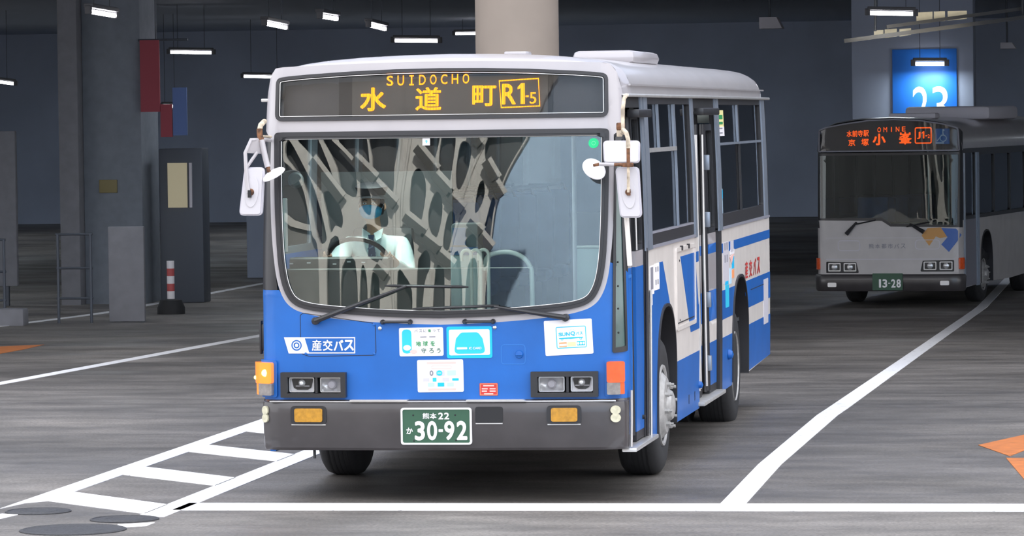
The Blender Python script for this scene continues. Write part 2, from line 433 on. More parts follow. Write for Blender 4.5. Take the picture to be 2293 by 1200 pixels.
mark('hatched_marking', bars, M['line'], 'white hatched strip with slanted bars beside the blue bus, lower left')
mark('bay_line', [[(1.88, -.1), (2.05, -.1), (2.0, 3), (2.03, 9), (2.02, 24), (2.03, 60), (1.86, 60), (1.86, 24), (1.85, 9), (1.83, 3)]], M['line'], 'white bay line running back to the white bus on the right')
mark('bay_line', [[(-7.05, 5), (-6.9, 5), (-7.12, 24), (-7.3, 60), (-7.48, 60), (-7.3, 24)]], M['line'], 'white bay line crossing the paler floor left of the blue bus')
mark('bay_line', [[(-12.2, 12), (-12.05, 12), (-11.95, 36), (-11.8, 60), (-11.95, 60), (-12.13, 36)]], M['line'], 'thin faded white bay line farthest to the left')
mark('arrow_marking', [[(3.36, 4.76), (3.70, 5.85), (5.2, 8.5), (5.2, 6.8), (3.74, 4.30), (3.64, 3.72)], [(3.62, 3.55), (5.2, 3.55), (4.9, .25), (3.92, .25), (3.83, 1.6)]], M['orangepaint'], 'orange arrow painted on the asphalt at the right edge')
mark('arrow_marking', [[(-9.45, 24.4), (-9.3, 22.9), (-9.24, 21.6), (-11, 20.3), (-11, 22.4)]], M['orangepaint'], 'orange painted arrow tip on the ground at the left edge')

def cover(x, y, r, label):
    mb = MB().lathe([(r, -.02), (r, .006), (r*.93, .012), (r*.9, .006), (r*.6, .007), (r*.55, .011), (r*.5, .006), (.001, .008)], (x, y, gz(y)), (0, 0, 1), M['manhole'], 40)
    t = tag(mb.build('manhole_cover'), label, 'manhole cover', 'iron covers in the road')
    return t
cover(-2.60, -.72, .22, 'small round iron cover at the tip of the hatched marking')
cover(-1.88, -1.24, .225, 'small round iron cover in front of the stop line corner')
cover(-2.04, -1.93, .34, 'large round iron cover nearest the bottom edge')

# ------------------------------------------------------------------ columns and fittings of the terminal
def rcol(name, x, y, r, mat, label, top=5.35):
    z0 = gz(y)-.02
    return struct(MB().lathe([(r, 0), (r, top-z0)], (x, y, z0), (0, 0, 1), mat, 48).build(name), label, 'column')
def bcol(name, x0, x1, y, dpt, mat, label, top=5.35):
    z0 = gz(y)-.02
    return struct(MB().box(((x0+x1)/2, y+dpt/2, (z0+top)/2), (x1-x0, dpt, top-z0), mat, bev=.02).build(name), label, 'column')
rcol('column', -1.95, 16.03, .44, M['conc'], 'bright round concrete column rising behind the roof of the blue bus', top=14.05)
bcol('column', -13.54, -13.20, 40.4, .5, M['colgrey'], 'pale narrow column left of the broad grey column')
bcol('column', -13.20, -12.19, 40.7, 1.2, M['colblue'], 'broad grey column carrying the small yellow sign')
bcol('column', -1.02, 1.25, 50.7, .9, M['darkconc'], 'dark broad column carrying the number 23 behind the white bus')
bcol('column', 5.6, 6.4, 62, .8, M['darkconc'], 'dark column at the far right behind the white bus')
mb = MB().box((-10.3, 52, .25), (5.2, .35, 1.5), M['darkconc'], bev=.02)
struct(mb.build('wall_low'), 'low dark wall left of the blue bus', 'wall')

# number panel
t = thing('number_sign', 'blue panel with large cream number 23 on the dark column behind the white bus', 'sign', (.38, 50.7, 2.4))
MB().box((-.04, -.02, .05), (1.2, .06, 2.6), M['panelblue'], bev=.01).build('panel', t)
pl = lambda ox, oy, oz: (lambda u, v, w_: (ox+u, oy-w_, oz+v))
for ch, cx in (('2', -.125), ('3', .235)):
    MB().text(ch, M['digit'], pl(0, -.051, 0), cx, .28, height=.74, width=.30, w=.004, bold=.0, shear=.04, res=8).build('digit', t)
# left props
t = thing('sign_board', 'pale standing sign board with a purple poster at the left edge', 'sign', (-14.95, 40.3, gz(40)))
MB().box((0, 0, 1.63), (1.4, .12, 2.6), M['colgrey'], bev=.02).build('board', t)
MB().box((-.15, -.07, 2.20), (1.0, .02, .38), M['purple']).build('poster', t)
for x in (-.5, .5): MB().box((x, 0, .17), (.08, .08, .4), M['metaldark']).build('leg', t)
t = thing('wall_sign', 'small dim yellow sign on the broad grey column', 'sign', (-12.77, 40.68, 1.51))
MB().box((0, 0, 0), (.31, .04, .22), M['yellowsign'], bev=.01).build('plate', t)
t = thing('vending_window', 'lit beige window panel in a dark frame left of the bus mirror', 'window', (-11.6, 41.0, gz(40)))
MB().box((0, .25, 1.3), (.75, .5, 2.6), M['metaldark'], bev=.02).build('body', t)
MB().box((-.05, -.02, 1.98), (.33, .04, .75), M['litwindow']).build('lit_pane', t)
MB().box((.18, -.02, 1.98), (.045, .05, .75), M['stlgrey']).build('side_strip', t)
t = thing('banner', 'dark red hanging banner above the lit window', 'banner', (-12.0, 40.6, 2.75))
MB().box((0, 0, .6), (.33, .04, 1.2), M['awnred']).build('upper_cloth', t)
MB().box((.27, .01, -.15), (.20, .04, .55), M['awnred']).build('lower_cloth', t)
MB().box((.50, .02, .0), (.24, .04, .8), M['awnblue']).build('blue_cloth', t)
MB().tube([(-.2, .03, 1.2), (.65, .03, 1.2)], .02, M['metaldark']).build('rod', t)
MB().tube([(.1, .03, 1.2), (.1, .03, 5.3)], .012, M['metaldark'], 6).build('hanger', t)
t = thing('marker_post', 'red and white striped marker post on a dark base', 'post', (-10.78, 36.8, gz(36.8)))
MB().lathe([(.22, 0), (.22, .10), (.17, .22), (.05, .24)], (0, 0, 0), (0, 0, 1), M['matblack'], 24).build('base', t)
for i in range(5): MB().lathe([(.06, .24+.12*i), (.06, .36+.12*i)], (0, 0, 0), (0, 0, 1), M['postwhite' if i % 2 == 0 else 'postred'], 20).build('band', t)
def railing(x0, x1, y, h, label):
    t = thing('railing', label, 'railing', (x0, y, gz(y)))
    n = max(2, int((x1-x0)/.5)+1)
    for i in range(n): MB().tube([((x1-x0)*i/(n-1), 0, 0), ((x1-x0)*i/(n-1), 0, h)], .022, M['metaldark'], 8).build('post', t)
    for z in (h, h*.62, h*.28): MB().tube([(-.03, 0, z), (x1-x0+.03, 0, z)], .018, M['metaldark'], 8).build('rail', t)
railing(-13.4, -12.3, 32.6, 1.25, 'dark steel railing in front of the pale sign board')
railing(-11.5, -11.0, 32.7, 1.32, 'short dark steel railing in front of the narrow pale column')
t = thing('low_kerb', 'low pale kerb block on the ground at the left edge', 'kerb', (-12.2, 31.8, gz(31.8)))
MB().box((0, 0, .12), (.9, .3, .26), M['colgrey'], bev=.03).build('block', t)
t = thing('counter_panel', 'grey waist-high panel standing before the broad grey column', 'panel', (-10.5, 32.9, gz(32.9)))
MB().box((0, 0, .72), (.55, .08, 1.42), M['colgrey'], bev=.02).build('board', t)

# fluorescent lamps
C0 = Vector((4.8276, -27.5048, 2.5719))
def lamp(a, b, label, energy=15, r=.034, hang=True):
    a = Vector(a); b = Vector(b); c = (a+b)/2
    t = thing('fluorescent_lamp', label, 'lamp', c, group='fluorescent lamps under the ceiling')
    a -= c; b -= c
    MB().tube([a, b], r, M['tube'], 12).build('tube', t)
    MB().bar(a+Vector((0, 0, r+.05)), b+Vector((0, 0, r+.05)), .14, .06, M['housing'], bev=.01).build('housing', t)
    for p in (a, b): MB().box((p.x, p.y, p.z+.02), (.09, .09, .12), M['housing'], bev=.01).build('end_cap', t)
    if hang:
        for q in (.2, .8):
            p = a.lerp(b, q); MB().tube([(p.x, p.y, p.z+.08), (p.x, p.y, 5.32-c.z)], .006, M['metaldark'], 6).build('hanger', t)
    ld = bpy.data.lights.new('lamp_light', 'AREA'); ld.shape = 'RECTANGLE'; ld.size = max(.3, (b-a).length); ld.size_y = .1; ld.energy = energy; ld.color = (.82, .92, 1.0)
    lo = bpy.data.objects.new('lamp_light', ld); COL.objects.link(lo); lo.parent = t; lo.location = (0, 0, -.12)
    d = (b-a); lo.rotation_euler = (0, 0, atan2(d.y, d.x))
    return t
def at(x, y, d):                                       # a point from its bearing and distance, used for the far lamps
    return C0+(_F+_R2*((x-1146.5)/F_PX)+_U2*((600-y)/F_PX))*d
for (p, q, d1, d2, lb) in [
    ((198, 25), (257, 35), 60, 62.5, 'slanted tube lamp highest at the upper left'),
    ((378, 117), (478, 118), 97, 97, 'level tube lamp above the red banner'),
    ((592, 52), (640, 62), 69.7, 73, 'slanted tube lamp left of the blue bus roof, lower of two'),
    ((716, 36), (754, 42), 65.2, 67, 'slanted tube lamp above the front left of the blue bus roof'),
    ((825, 56), (862, 65), 71.8, 75, 'small slanted tube lamp above the sign of the blue bus'),
    ((880, 91), (985, 92), 86.7, 86.7, 'level tube lamp just above the roof of the blue bus'),
    ((543, 171), (640, 173), 112, 112, 'level tube lamp partly hidden behind the blue bus corner'),
    ((362, 238), (398, 238), 105, 105, 'short low tube lamp above the lit window'),
    ((-60, 176), (35, 188), 100, 100, 'tube lamp cut by the left edge'),
    ((1943, 29), (2050, 31), 72, 72, 'level tube lamp beside the lit ceiling panels at the upper right'),
    ((2045, 143), (2120, 143), 77.4, 77.4, 'tube lamp right above the number 23')]:
    lamp(at(*p, d1), at(*q, d2), lb)
# the rest of the lamp rows, out of the picture but lighting the hall
for i, (x, y) in enumerate([(-30, 30), (-30, 55), (-30, 80), (-20, 42), (20, 40), (20, 65), (30, 52), (30, 80), (14, 84), (-14, 86)]):
    lamp((x-.6, y, 4.9), (x+.6, y, 4.9), 'tube lamp out of sight deep in the hall', 105)
# light shelf at the upper right
t = thing('light_shelf', 'steel beam with pale panels given a lamplight glow under the ceiling at the upper right', 'ceiling panel', at(2060, 60, 73))
o_ = at(2060, 60, 73)
def rel(x, y, d): return at(x, y, d)-o_
MB().bar(rel(1890, 92, 73), rel(2420, 22, 73), .07, .07, M['black']).build('beam', t)
MB().bar(rel(1985, 60, 73.5), rel(2420, 2, 73.5), .06, .06, M['black']).build('beam', t)
for i, (x0, x1, ya, yb, yc, yd) in enumerate([(2052, 2088, 28, 52, 50, 26), (2091, 2116, 26, 49, 47, 25), (2122, 2165, 25, 46, 42, 24), (1957, 1978, 68, 87, 85, 67), (1981, 2008, 66, 85, 82, 64), (2014, 2040, 65, 82, 78, 63)]):
    q = [rel(x0, ya, 73.8), rel(x0, yb, 73.8), rel(x1, yc, 73.8), rel(x1, yd, 73.8)]
    MB().add(q+[p+Vector((0, .03, 0)) for p in q], [[0, 1, 2, 3], [7, 6, 5, 4], [0, 4, 5, 1], [1, 5, 6, 2], [2, 6, 7, 3], [3, 7, 4, 0]], M['litpanel']).build('lit_panel', t)
for x in (1960, 2290): MB().tube([rel(x, 70 if x < 2000 else 35, 73.3), rel(x, -20 if x < 2000 else -10, 73.3)], .02, M['metaldark'], 6).build('hanger', t)
ld = bpy.data.lights.new('panel_fill_light', 'AREA'); ld.shape = 'RECTANGLE'; ld.size = 2.2; ld.size_y = .2; ld.energy = 5; ld.color = (1, .9, .7)  # added light aimed at the panels, with no fitting of its own
lo = bpy.data.objects.new('panel_fill_light', ld); COL.objects.link(lo); lo.parent = t; lo.location = (0, -.9, -.1); lo.rotation_euler = (radians(80), 0, 0)
for (x0, y0, x1, y1, d, lb) in [(1700, 38, 1752, 64, 80, 'pale sloping duct box under the ceiling above the blue bus tail'), (2240, 95, 2275, 109, 80, 'small pale box under the ceiling at the right edge')]:
    a = at(x0, y1, d); b = at(x1, y0, d); hz = b.z-a.z; wx = b.x-a.x
    t = thing('duct_box', lb, 'duct', a)
    V = [(0, 0, 0), (wx, 0, 0), (wx*.75, 0, hz), (0, 0, hz)]
    MB().add(V+[(x, .5, z) for x, y, z in V], [[0, 1, 2, 3], [7, 6, 5, 4], [0, 4, 5, 1], [1, 5, 6, 2], [2, 6, 7, 3], [3, 7, 4, 0]], M['stlgrey']).build('casing', t)
    MB().tube([(wx*.4, .25, hz), (wx*.4, .25, 5.32-a.z)], .02, M['metaldark'], 6).build('hanger', t)

# ------------------------------------------------------------------ the lattice front across the street, seen mirrored in the windscreen
FXm = lambda X: -29.9+.0152*X
FZm = lambda Y: 16-.01247*Y
fac = thing('lattice_building', 'pale ribbed lattice building front mirrored in the windscreen of the blue bus', 'building', (-14, -70, 0))
fl = lambda X, Y, d=0: Vector((FXm(X)+14, d, FZm(Y)))
right_edge = crom([(1900, -330), (1800, -130), (1740, 30), (1600, 280), (1520, 500), (1490, 700), (1460, 950), (1440, 1150), (1440, 1285)], 5)
pm2 = lambda X, Y, w_: (FXm(X)+14, w_-1.2, FZm(Y))
MB().sheet([(-3600, -330)]+right_edge+[(-3600, 1285)], M['facdark'], pm2, -.6, 0, step=300).build('curtain_wall', fac)  # runs on far to the left, unseen, to darken the white bus's windscreen
MB().sheet([(60, 560), (280, 640), (330, 740), (330, 1285), (-3600, 1285), (-3600, 700), (-500, 500)], M['facgrey'], pm2, .02, .3, step=300).build('lower_wall', fac)
HOLES = [[(75, 60), (110, 60), (205, 215), (280, 350), (335, 500), (375, 640), (385, 720), (345, 740), (310, 640), (275, 500), (225, 360), (145, 235), (75, 150)],
 [(150, 30), (285, 30), (350, 130), (420, 290), (440, 350), (320, 215), (220, 110)], [(330, 30), (385, 40), (555, 200), (588, 300), (592, 440), (500, 400), (478, 370), (450, 240), (385, 120)],
 [(358, 420), (385, 395), (420, 410), (465, 470), (500, 570), (492, 640), (450, 625), (415, 670), (392, 560)], [(440, 30), (630, 30), (672, 170), (680, 310), (640, 260), (540, 150)],
 [(680, 30), (868, 30), (850, 250), (838, 420), (740, 330), (705, 300), (695, 180)], [(618, 320), (665, 380), (695, 450), (690, 560), (628, 500)], [(720, 600), (728, 520), (760, 482), (797, 520), (815, 610), (790, 640), (735, 625)],
 [(958, 560), (966, 330), (1010, 260), (1056, 330), (1062, 450), (1030, 620), (992, 600)], [(1030, 30), (1145, 30), (1120, 200), (1098, 230), (1045, 110)], [(1172, 30), (1252, 30), (1232, 280), (1208, 370), (1155, 290), (1145, 200)],
 [(1285, 110), (1325, 95), (1356, 150), (1338, 280), (1290, 400), (1262, 380), (1260, 260)], [(1455, 30), (1490, 20), (1735, 20), (1610, 255), (1545, 420), (1520, 380), (1500, 330), (1445, 200)],
 [(1085, 530), (1130, 415), (1170, 470), (1168, 600), (1130, 720), (1085, 640)], [(1195, 625), (1225, 543), (1257, 580), (1247, 720), (1205, 800), (1178, 760)], [(1385, 510), (1407, 380), (1437, 350), (1447, 430), (1420, 520), (1388, 560)],
 [(1458, 600), (1495, 462), (1515, 500), (1497, 640), (1470, 860), (1440, 900), (1425, 720)], [(905, 730), (955, 682), (983, 740), (988, 840), (960, 880), (905, 860)], [(1012, 900), (1030, 830), (1062, 792), (1088, 820), (1096, 900), (1060, 1000), (1030, 1270), (1000, 1270)],
 [(1130, 920), (1168, 903), (1188, 960), (1180, 1270), (1112, 1270)], [(1322, 740), (1360, 692), (1393, 720), (1388, 800), (1330, 770)], [(500, 890), (590, 862), (602, 1270), (497, 1270)], [(632, 900), (668, 960), (672, 1270), (618, 1270)],
 [(702, 960), (730, 943), (755, 1000), (752, 1270), (690, 1270)], [(880, 930), (930, 960), (975, 1060), (960, 1270), (880, 1270)], [(1240, 860), (1290, 840), (1300, 1270), (1225, 1270)], [(1340, 900), (1400, 880), (1390, 1270), (1320, 1270)],
 [(395, 780), (470, 700), (480, 900), (478, 1270), (402, 1270)], [(640, 650), (690, 620), (800, 720), (770, 860), (700, 850), (655, 780)]]
left_edge = crom([(-120, -330), (-60, 60), (40, 170), (125, 240), (205, 370), (248, 520), (282, 680), (325, 790), (340, 1280)], 5)
shell = left_edge+[(x-2, y) for x, y in reversed(right_edge) if y < 1281][:]
HS = [crom(h_, 3, True) for h_ in HOLES]
MB().sheet(shell, M['ribs'], pm2, .9, 1.3, holes=HS, step=300).build('pierced_shell', fac)
MB().sheet(rpoly([(60, 520), (130, 575), (200, 600), (285, 618), (290, 660), (190, 640), (110, 620), (60, 580)], 8), M['ribs'], pm2, .4, .7, step=300).build('lower_band', fac)
MB().tube([fl(X, Y, .1) for X, Y in right_edge], .09, M['ribs'], 8).build('shell_edge', fac, ang=60)
for q in ([(905, -320), (892, 40), (872, 250), (852, 450), (856, 700), (842, 900), (858, 1285)], [(985, -330), (955, 40), (930, 250), (905, 450), (905, 640)], [(1560, -330), (1470, 30), (1375, 250), (1305, 450), (1275, 600), (1225, 800)]):
    MB().tube([fl(X, Y, .12) for X, Y in crom(q, 5)], .16, M['ribs'], 8).build('rib', fac, ang=60)
PL = [(280, 200, 500, 465), (580, 200, 730, 345), (725, 370, 865, 510), (1000, 140, 1135, 300), (1120, 320, 1235, 445), (1210, 450, 1310, 550), (1345, 40, 1415, 135), (1450, 240, 1520, 360), (1500, 370, 1555, 465), (930, 585, 1070, 695), (1040, 710, 1165, 805), (1145, 820, 1250, 910), (1350, 620, 1430, 700), (1415, 710, 1490, 800), (740, 900, 810, 970)]
for x0, y0, x1, y1 in PL:
    a = fl(x0, y0, .75); b = fl(x1, y1, .75)
    sl = MB().bar(a, b, .7, .62, M['planks'], up=(0, 1, 0)).build('slat', fac)
    n = Vector((-(b-a).z, 0, (b-a).x)).normalized()
    if n.z < 0: n = -n
    MB().bar(a+n*.36+Vector((0, .1, 0)), b+n*.36+Vector((0, .1, 0)), .8, .16, M['ribs'], up=(0, 1, 0)).build('slat_edge', sl)  # pale strip stands in for the sunlit top of the slat

tw = thing('sky_stand_in', 'added blue-grey wall standing in for the sky mirrored at the right of the windscreen', 'building', (30, -92, 0))  # added wall in place of the blue-grey sky mirrored in the glass
MB().box((-7, 0, 15), (76, 8, 30), M['skywall'], bev=.2).build('wall', tw)

# ------------------------------------------------------------------ the blue city bus
HWT = [(.3, 1.242), (.9, 1.25), (1.6, 1.25), (2.2, 1.238), (2.7, 1.218), (2.95, 1.195)]
def hw(z): return interp(HWT, z)
RC = .13
def rake(z): t = max(z-.9, 0); return .03*t*t
def bow(x): return .06*(x/1.25)**2
def FM(u, z, w_=0.0):
    c = hw(z)-RC; s = 1 if u >= 0 else -1; au = abs(u)
    if au <= c:
        gx = 2*.06*u/1.25**2; gzz = .06*max(z-.9, 0); n = Vector((gx, -1, gzz)).normalized()
        p = Vector((u, bow(u)+rake(z), z))+n*w_; return (p.x, p.y, p.z)
    a = min((au-c)/RC, pi/2); ex = max(0, au-c-RC*pi/2)
    return (s*(c+(RC+w_)*sin(a)), bow(c)+rake(z)+RC-(RC+w_)*cos(a)+ex, z)
def UC(z): return hw(z)-RC+RC*pi/2           # arc length to the side plane
def SM(y, z, w_=0.0): return (hw(z)+w_, y, z)
def SML(y, z, w_=0.0): return (-hw(z)-w_, y, z)
def mir(pts): return [(-x, y) for x, y in reversed(pts)]

bus = thing('city_bus', 'blue and white city bus with amber destination sign driving out of the terminal', 'bus', (0, 0, 0))

# --- front skin
bandR = [(0, 1.192), (.40, 1.208), (.758, 1.24), (.94, 1.275), (1.03, 1.315), (1.085, 1.38), (1.125, 1.49), (1.15, 1.66), (1.168, 1.88), (1.178, 2.2), (1.172, 2.45)]
bandRs = crom(bandR, 6)
wsR = [(0, 1.237), (.40, 1.250), (.77, 1.278), (.93, 1.303), (1.01, 1.338), (1.06, 1.40), (1.095, 1.50), (1.118, 1.66), (1.13, 1.88), (1.136, 2.15), (1.137, 2.43)]
ws_out = crom(wsR, 6)+rpoly([(1.137, 2.43), (1.137, 2.4925), (0, 2.4925)], [0, .05, 0], 5)[1:-1]
ws_out = ws_out+[(-x, y) for x, y in reversed(ws_out)][:-1]
def resample(P, st):
    o = []
    for i in range(len(P)):
        a = Vector(P[i]); b = Vector(P[(i+1) % len(P)]); k = max(1, math.ceil((b-a).length/st)); o += [tuple(a.lerp(b, j/k)) for j in range(k)]
    return o
ws_out = [p for i, p in enumerate(ws_out) if (Vector(p)-Vector(ws_out[i-1])).length > 1e-4]
def zA(t):                                       # upper edge of the front mask along u, t = |u|/U
    return 2.955-.03*t*t - (.20*((t-.88)/.12)**2 if t > .88 else 0)
U29 = UC(2.9)
ws_out = resample(ws_out, .055)
dest_out = rpoly([(-1.134, 2.568), (1.134, 2.568), (1.128, 2.862)]+[(x, 2.909-.036*(x/1.0)**2) for x in (.9, .6, .3, 0, -.3, -.6, -.9)]+[(-1.128, 2.862)], [.05, .05, .05]+[0]*7+[.05], 5)
top = [(U29*k/20, zA(abs(k)/20)) for k in range(20, -21, -1)]
mask = [p for p in bandRs if p[1] < 2.45]+[(1.172, 2.45), (UC(2.5), 2.53)]+top+[(-UC(2.5), 2.53), (-1.172, 2.45)]+[(-x, y) for x, y in reversed([p for p in bandRs if p[1] < 2.45])][:-1]
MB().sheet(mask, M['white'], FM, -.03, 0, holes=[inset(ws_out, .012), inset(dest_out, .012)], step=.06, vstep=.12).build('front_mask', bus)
low = [(-UC(.7), .69), (UC(.7), .69), (UC(1.5), 1.52), (1.145, 1.60)]+[p for p in reversed(bandRs) if p[1] < 1.60]+[(-x, y) for x, y in bandRs if 0 < x and y < 1.42]+[(-1.115, 1.43), (-UC(1.4), 1.43)]
MB().sheet(low, M['blue'], FM, -.03, 0, holes=[rect(-1.09, .712, -.654, .870), rect(.616, .712, 1.05, .870)], step=.06, vstep=.2).build('front_panel', bus)
# seal, glass
ws_in = inset(ws_out, .045)
mb = MB().sheet(ws_out, M['rubber'], FM, -.02, .018, holes=[ws_in], step=.06, vstep=.2)
mb.sheet(inset(ws_out, .026), M['black'], FM, .010, .023, holes=[inset(ws_out, .032)], step=.06, vstep=.2)
mb.build('windscreen_seal', bus)
gl = [p for p in inset(ws_out, .030) if p[0] >= -.001 and p[1] < 2.44]
gl.sort(key=lambda p: p[0]); gxm = gl[-1][0]
def wsg(off):
    def f(i, j):
        t = 2*i-1; u = gxm*(1-(1-abs(t))**1.6)*(1 if t >= 0 else -1)
        return FM(u, lerp(interp(gl, abs(u)), 2.463, j), off)
    return f
MB().grid(wsg(0), 72, 30, M['ws']).grid(wsg(-.006), 72, 30, M['ws']).build('windscreen', bus, ang=85)
# bright bead along the lower seal
bead = [(x, z) for x, z in inset(ws_out, .047)]
MB().tube([FM(x, z, .012) for x, z in bead]+[FM(bead[0][0], bead[0][1], .012)], .0035, M['alu'], 6, cap=False).build('seal_bead', bus)
# destination sign
dest_out = resample(dest_out, .055)
d_in = inset(dest_out, .022)
sg = MB().sheet(dest_out, M['rubber'], FM, -.02, .016, holes=[d_in], step=.08).build('destination_sign', bus)
MB().sheet(inset(dest_out, .028), M['alu'], FM, .010, .019, holes=[inset(dest_out, .032)], step=.08).build('sign_trim', sg)
MB().sheet(inset(dest_out, .004), M['destback'], FM, -.12, -.10, step=.1).build('sign_back', sg)
MB().sheet(rect(-.715, 2.585, .755, 2.872), M['matblack'], FM, -.10, -.085, step=.1).build('sign_case', sg)
MB().sheet(rect(-.622, 2.590, .722, 2.866), M['ledboard'], FM, -.085, -.08, step=.1).build('led_board', sg)
tx = MB()
ly = lambda px, py: (-.6225+(px-776)*.003025, 2.594+(262-py)*.00298)   # sign coordinates measured off the photograph
def LT(s, x0, x1, y0, y1, bold): 
    a = ly(x0, y1); b = ly(x1, y0)
    tx.text(s, M['led'], FM, (a[0]+b[0])/2, (a[1]+b[1])/2, width=b[0]-a[0], height=b[1]-a[1], w=-.074, bold=bold)
LT('水', 795, 855, 194, 248, .028); LT('道', 922, 981, 195, 248, .02); LT('町', 1051, 1105, 193, 240, .022)
for i, ch in enumerate('SUIDOCHO'):
    x = 863.5+i*24.7; wd = 15 if ch != 'I' else 10
    if ch == 'I':
        a, b = ly(x-1.7, 191-i*.4), ly(x+1.7, 168-i*.3); tx.sheet(rect(a[0], a[1], b[0], b[1]), M['led'], FM, -.076, -.074)
        for yy in (169.5, 189.5): a, b = ly(x-5, yy+1.6-i*.3), ly(x+5, yy-1.6-i*.3); tx.sheet(rect(a[0], a[1], b[0], b[1]), M['led'], FM, -.0755, -.0738)
    else: LT(ch, x-wd/2, x+wd/2, 168-i*.3, 191-i*.4, .012)
LT('R', 1118, 1149, 190, 237, .02); tx.sheet([ly(1160, 236), ly(1169.5, 236), ly(1168.5, 189), ly(1161, 189), ly(1153, 198), ly(1153, 203), ly(1160, 200)], M['led'], FM, -.076, -.074); LT('5', 1180, 1195, 210, 236, .006); LT('-', 1171, 1178, 217, 221, .0)
fr = [ly(1110.5, 182), ly(1200.5, 177.5), ly(1203.5, 242.5), ly(1115.5, 245)]
tx.sheet(fr, M['led'], FM, -.076, -.074, holes=[inset(fr, .010)], step=.2)
tx.build('led_lettering', sg)
MB().sheet(inset(dest_out, .02), M['destglass'], FM, -.006, -.002, step=.05, vstep=.05).build('sign_glass', sg, ang=80)

# roof cap over the front and the roof
SEC = [(0, 3.012), (.3, 3.008), (.6, 2.997), (.85, 2.978), (1.0, 2.958), (1.10, 2.93), (1.165, 2.89), (1.20, 2.84), (1.218, 2.79), (1.224, 2.755), (1.226, 2.72)]
secL = [0]
for a, b in zip(SEC, SEC[1:]): secL.append(secL[-1]+sqrt((a[0]-b[0])**2+(a[1]-b[1])**2))
def sec(t):
    s = abs(t)*secL[-1]; sg_ = 1 if t >= 0 else -1
    for i in range(len(SEC)-1):
        if s <= secL[i+1]+1e-9:
            q = (s-secL[i])/(secL[i+1]-secL[i]); return Vector((sg_*lerp(SEC[i][0], SEC[i+1][0], q), 0, lerp(SEC[i][1], SEC[i+1][1], q)))
def capf(i, j):
    t = -1+2*i; a = j*pi/2
    tt = abs(t); uu = tt*U29*.999; A = Vector(FM(uu*(1 if t >= 0 else -1), min(zA(tt), 2.95), 0)); A.z = zA(tt)
    B = sec(t); B.y = .62
    return (lerp(A.x, B.x, 1-cos(a)), lerp(A.y, B.y, 1-cos(a)), lerp(A.z, B.z, sin(a)))
MB().grid(capf, 60, 10, M['white']).build('roof_dome', bus, ang=60)
def rooff(i, j):
    p = sec(-1+2*i); L = [(.62, 0), (.64, 0), (2, 0), (5, 0), (8, 0), (9.55, .0), (9.8, .015), (9.98, .05), (10.1, .11), (10.16, .2)]
    k = round(j*(len(L)-1)); y, dz = L[k]
    q = dz/.2
    return (p.x*(1-.06*q), y, p.z-dz*max(0, (p.z-2.72)/.29))
MB().grid(rooff, 48, 9, M['roof']).build('roof', bus, ang=40)
MB().box((1.232, 5.2, 2.785), (.014, 9.4, .012), M['roof']).box((-1.232, 5.2, 2.785), (.014, 9.4, .012), M['roof']).build('roof_rib', bus)
MB().box((1.235, 5.25, 2.712), (.05, 10.0, .022), M['alu'], bev=.006).build('gutter', bus)
MB().box((-1.235, 5.25, 2.712), (.05, 10.0, .022), M['alu'], bev=.006).build('gutter', bus)
mb = MB(); V = MB()
v = MB().box((.78, 3.3, 3.0), (.46, 1.5, .10), M['white'], bev=.045); v.build('roof_vent', bus)
MB().box((.3, 1.6, 3.022), (.16, .25, .03), M['white'], bev=.012).build('roof_vent', bus)

# --- bumper
def bumper():
    prof = [(.352, -.02), (.352, .035), (.37, .052), (.45, .062), (.60, .066), (.655, .064), (.672, .055), (.676, .03), (.69, .012), (.69, -.02)]
    mb = MB(); n = 44
    Ub = UC(.5)+.02
    tp = lambda u: max(0.0, min(1.0, (1.30-abs(u))/.24))**.7
    Vv = [FM(-Ub+2*Ub*i/n, z, w_*tp(-Ub+2*Ub*i/n) if w_ > 0 else w_) for i in range(n+1) for z, w_ in prof]; k = len(prof)
    mb.add(Vv, [[i*k+j, (i+1)*k+j, (i+1)*k+(j+1) % k, i*k+(j+1) % k] for i in range(n) for j in range(k)]+[list(range(k)), [n*k+j for j in range(k)][::-1]], M['bumper'])
    return mb.build('bumper', bus, ang=30)
bp = bumper()
MB().sheet(rect(-1.16, .676, 1.16, .684), M['alu'], FM, .0, .058, step=.06).build('bumper_strip', bp)
for x0, x1 in ((-.612, -.222), (.178, .556)):
    MB().sheet([(x0, .684), (x1, .684), (x1+(.02 if x0 > 0 else -.0), .684), (x1-.0, .693), (x0, .693)], M['alu'], FM, .0, .075, step=.1).build('bumper_step', bp)
MB().sheet(rect(.237, .537, .424, .646, .02), M['matblack'], FM, .05, .0665, step=.1).sheet(rect(.240, .530, .420, .537), M['alu'], FM, .05, .069, step=.1).build('bumper_recess', bp)
for s, x0, x1 in ((-1, -.992, -.800), (1, .745, .920)):
    f = MB().sheet(rect(x0-.03, .528, x1+.025, .652, .03), M['black'], FM, .05, .074, step=.1).sheet(rect(x0-.025, .522, x1+.02, .529), M['alu'], FM, .05, .072, step=.1).build('fog_lamp', bp)
    MB().sheet(rect(x0, .545, x1, .636, .015), M['amber'], FM, .07, .086, step=.05).build('lens', f)
for s in (-1, 1):
    f = MB()
    for zc in (.618, .566): f.sheet(ell(s*(1.158 if s > 0 else 1.195), zc, .024 if s > 0 else .020, .030, 20), M['paleLens'], FM, .02, .064 if s > 0 else .052, step=.02)
    f.build('side_marker', bp)
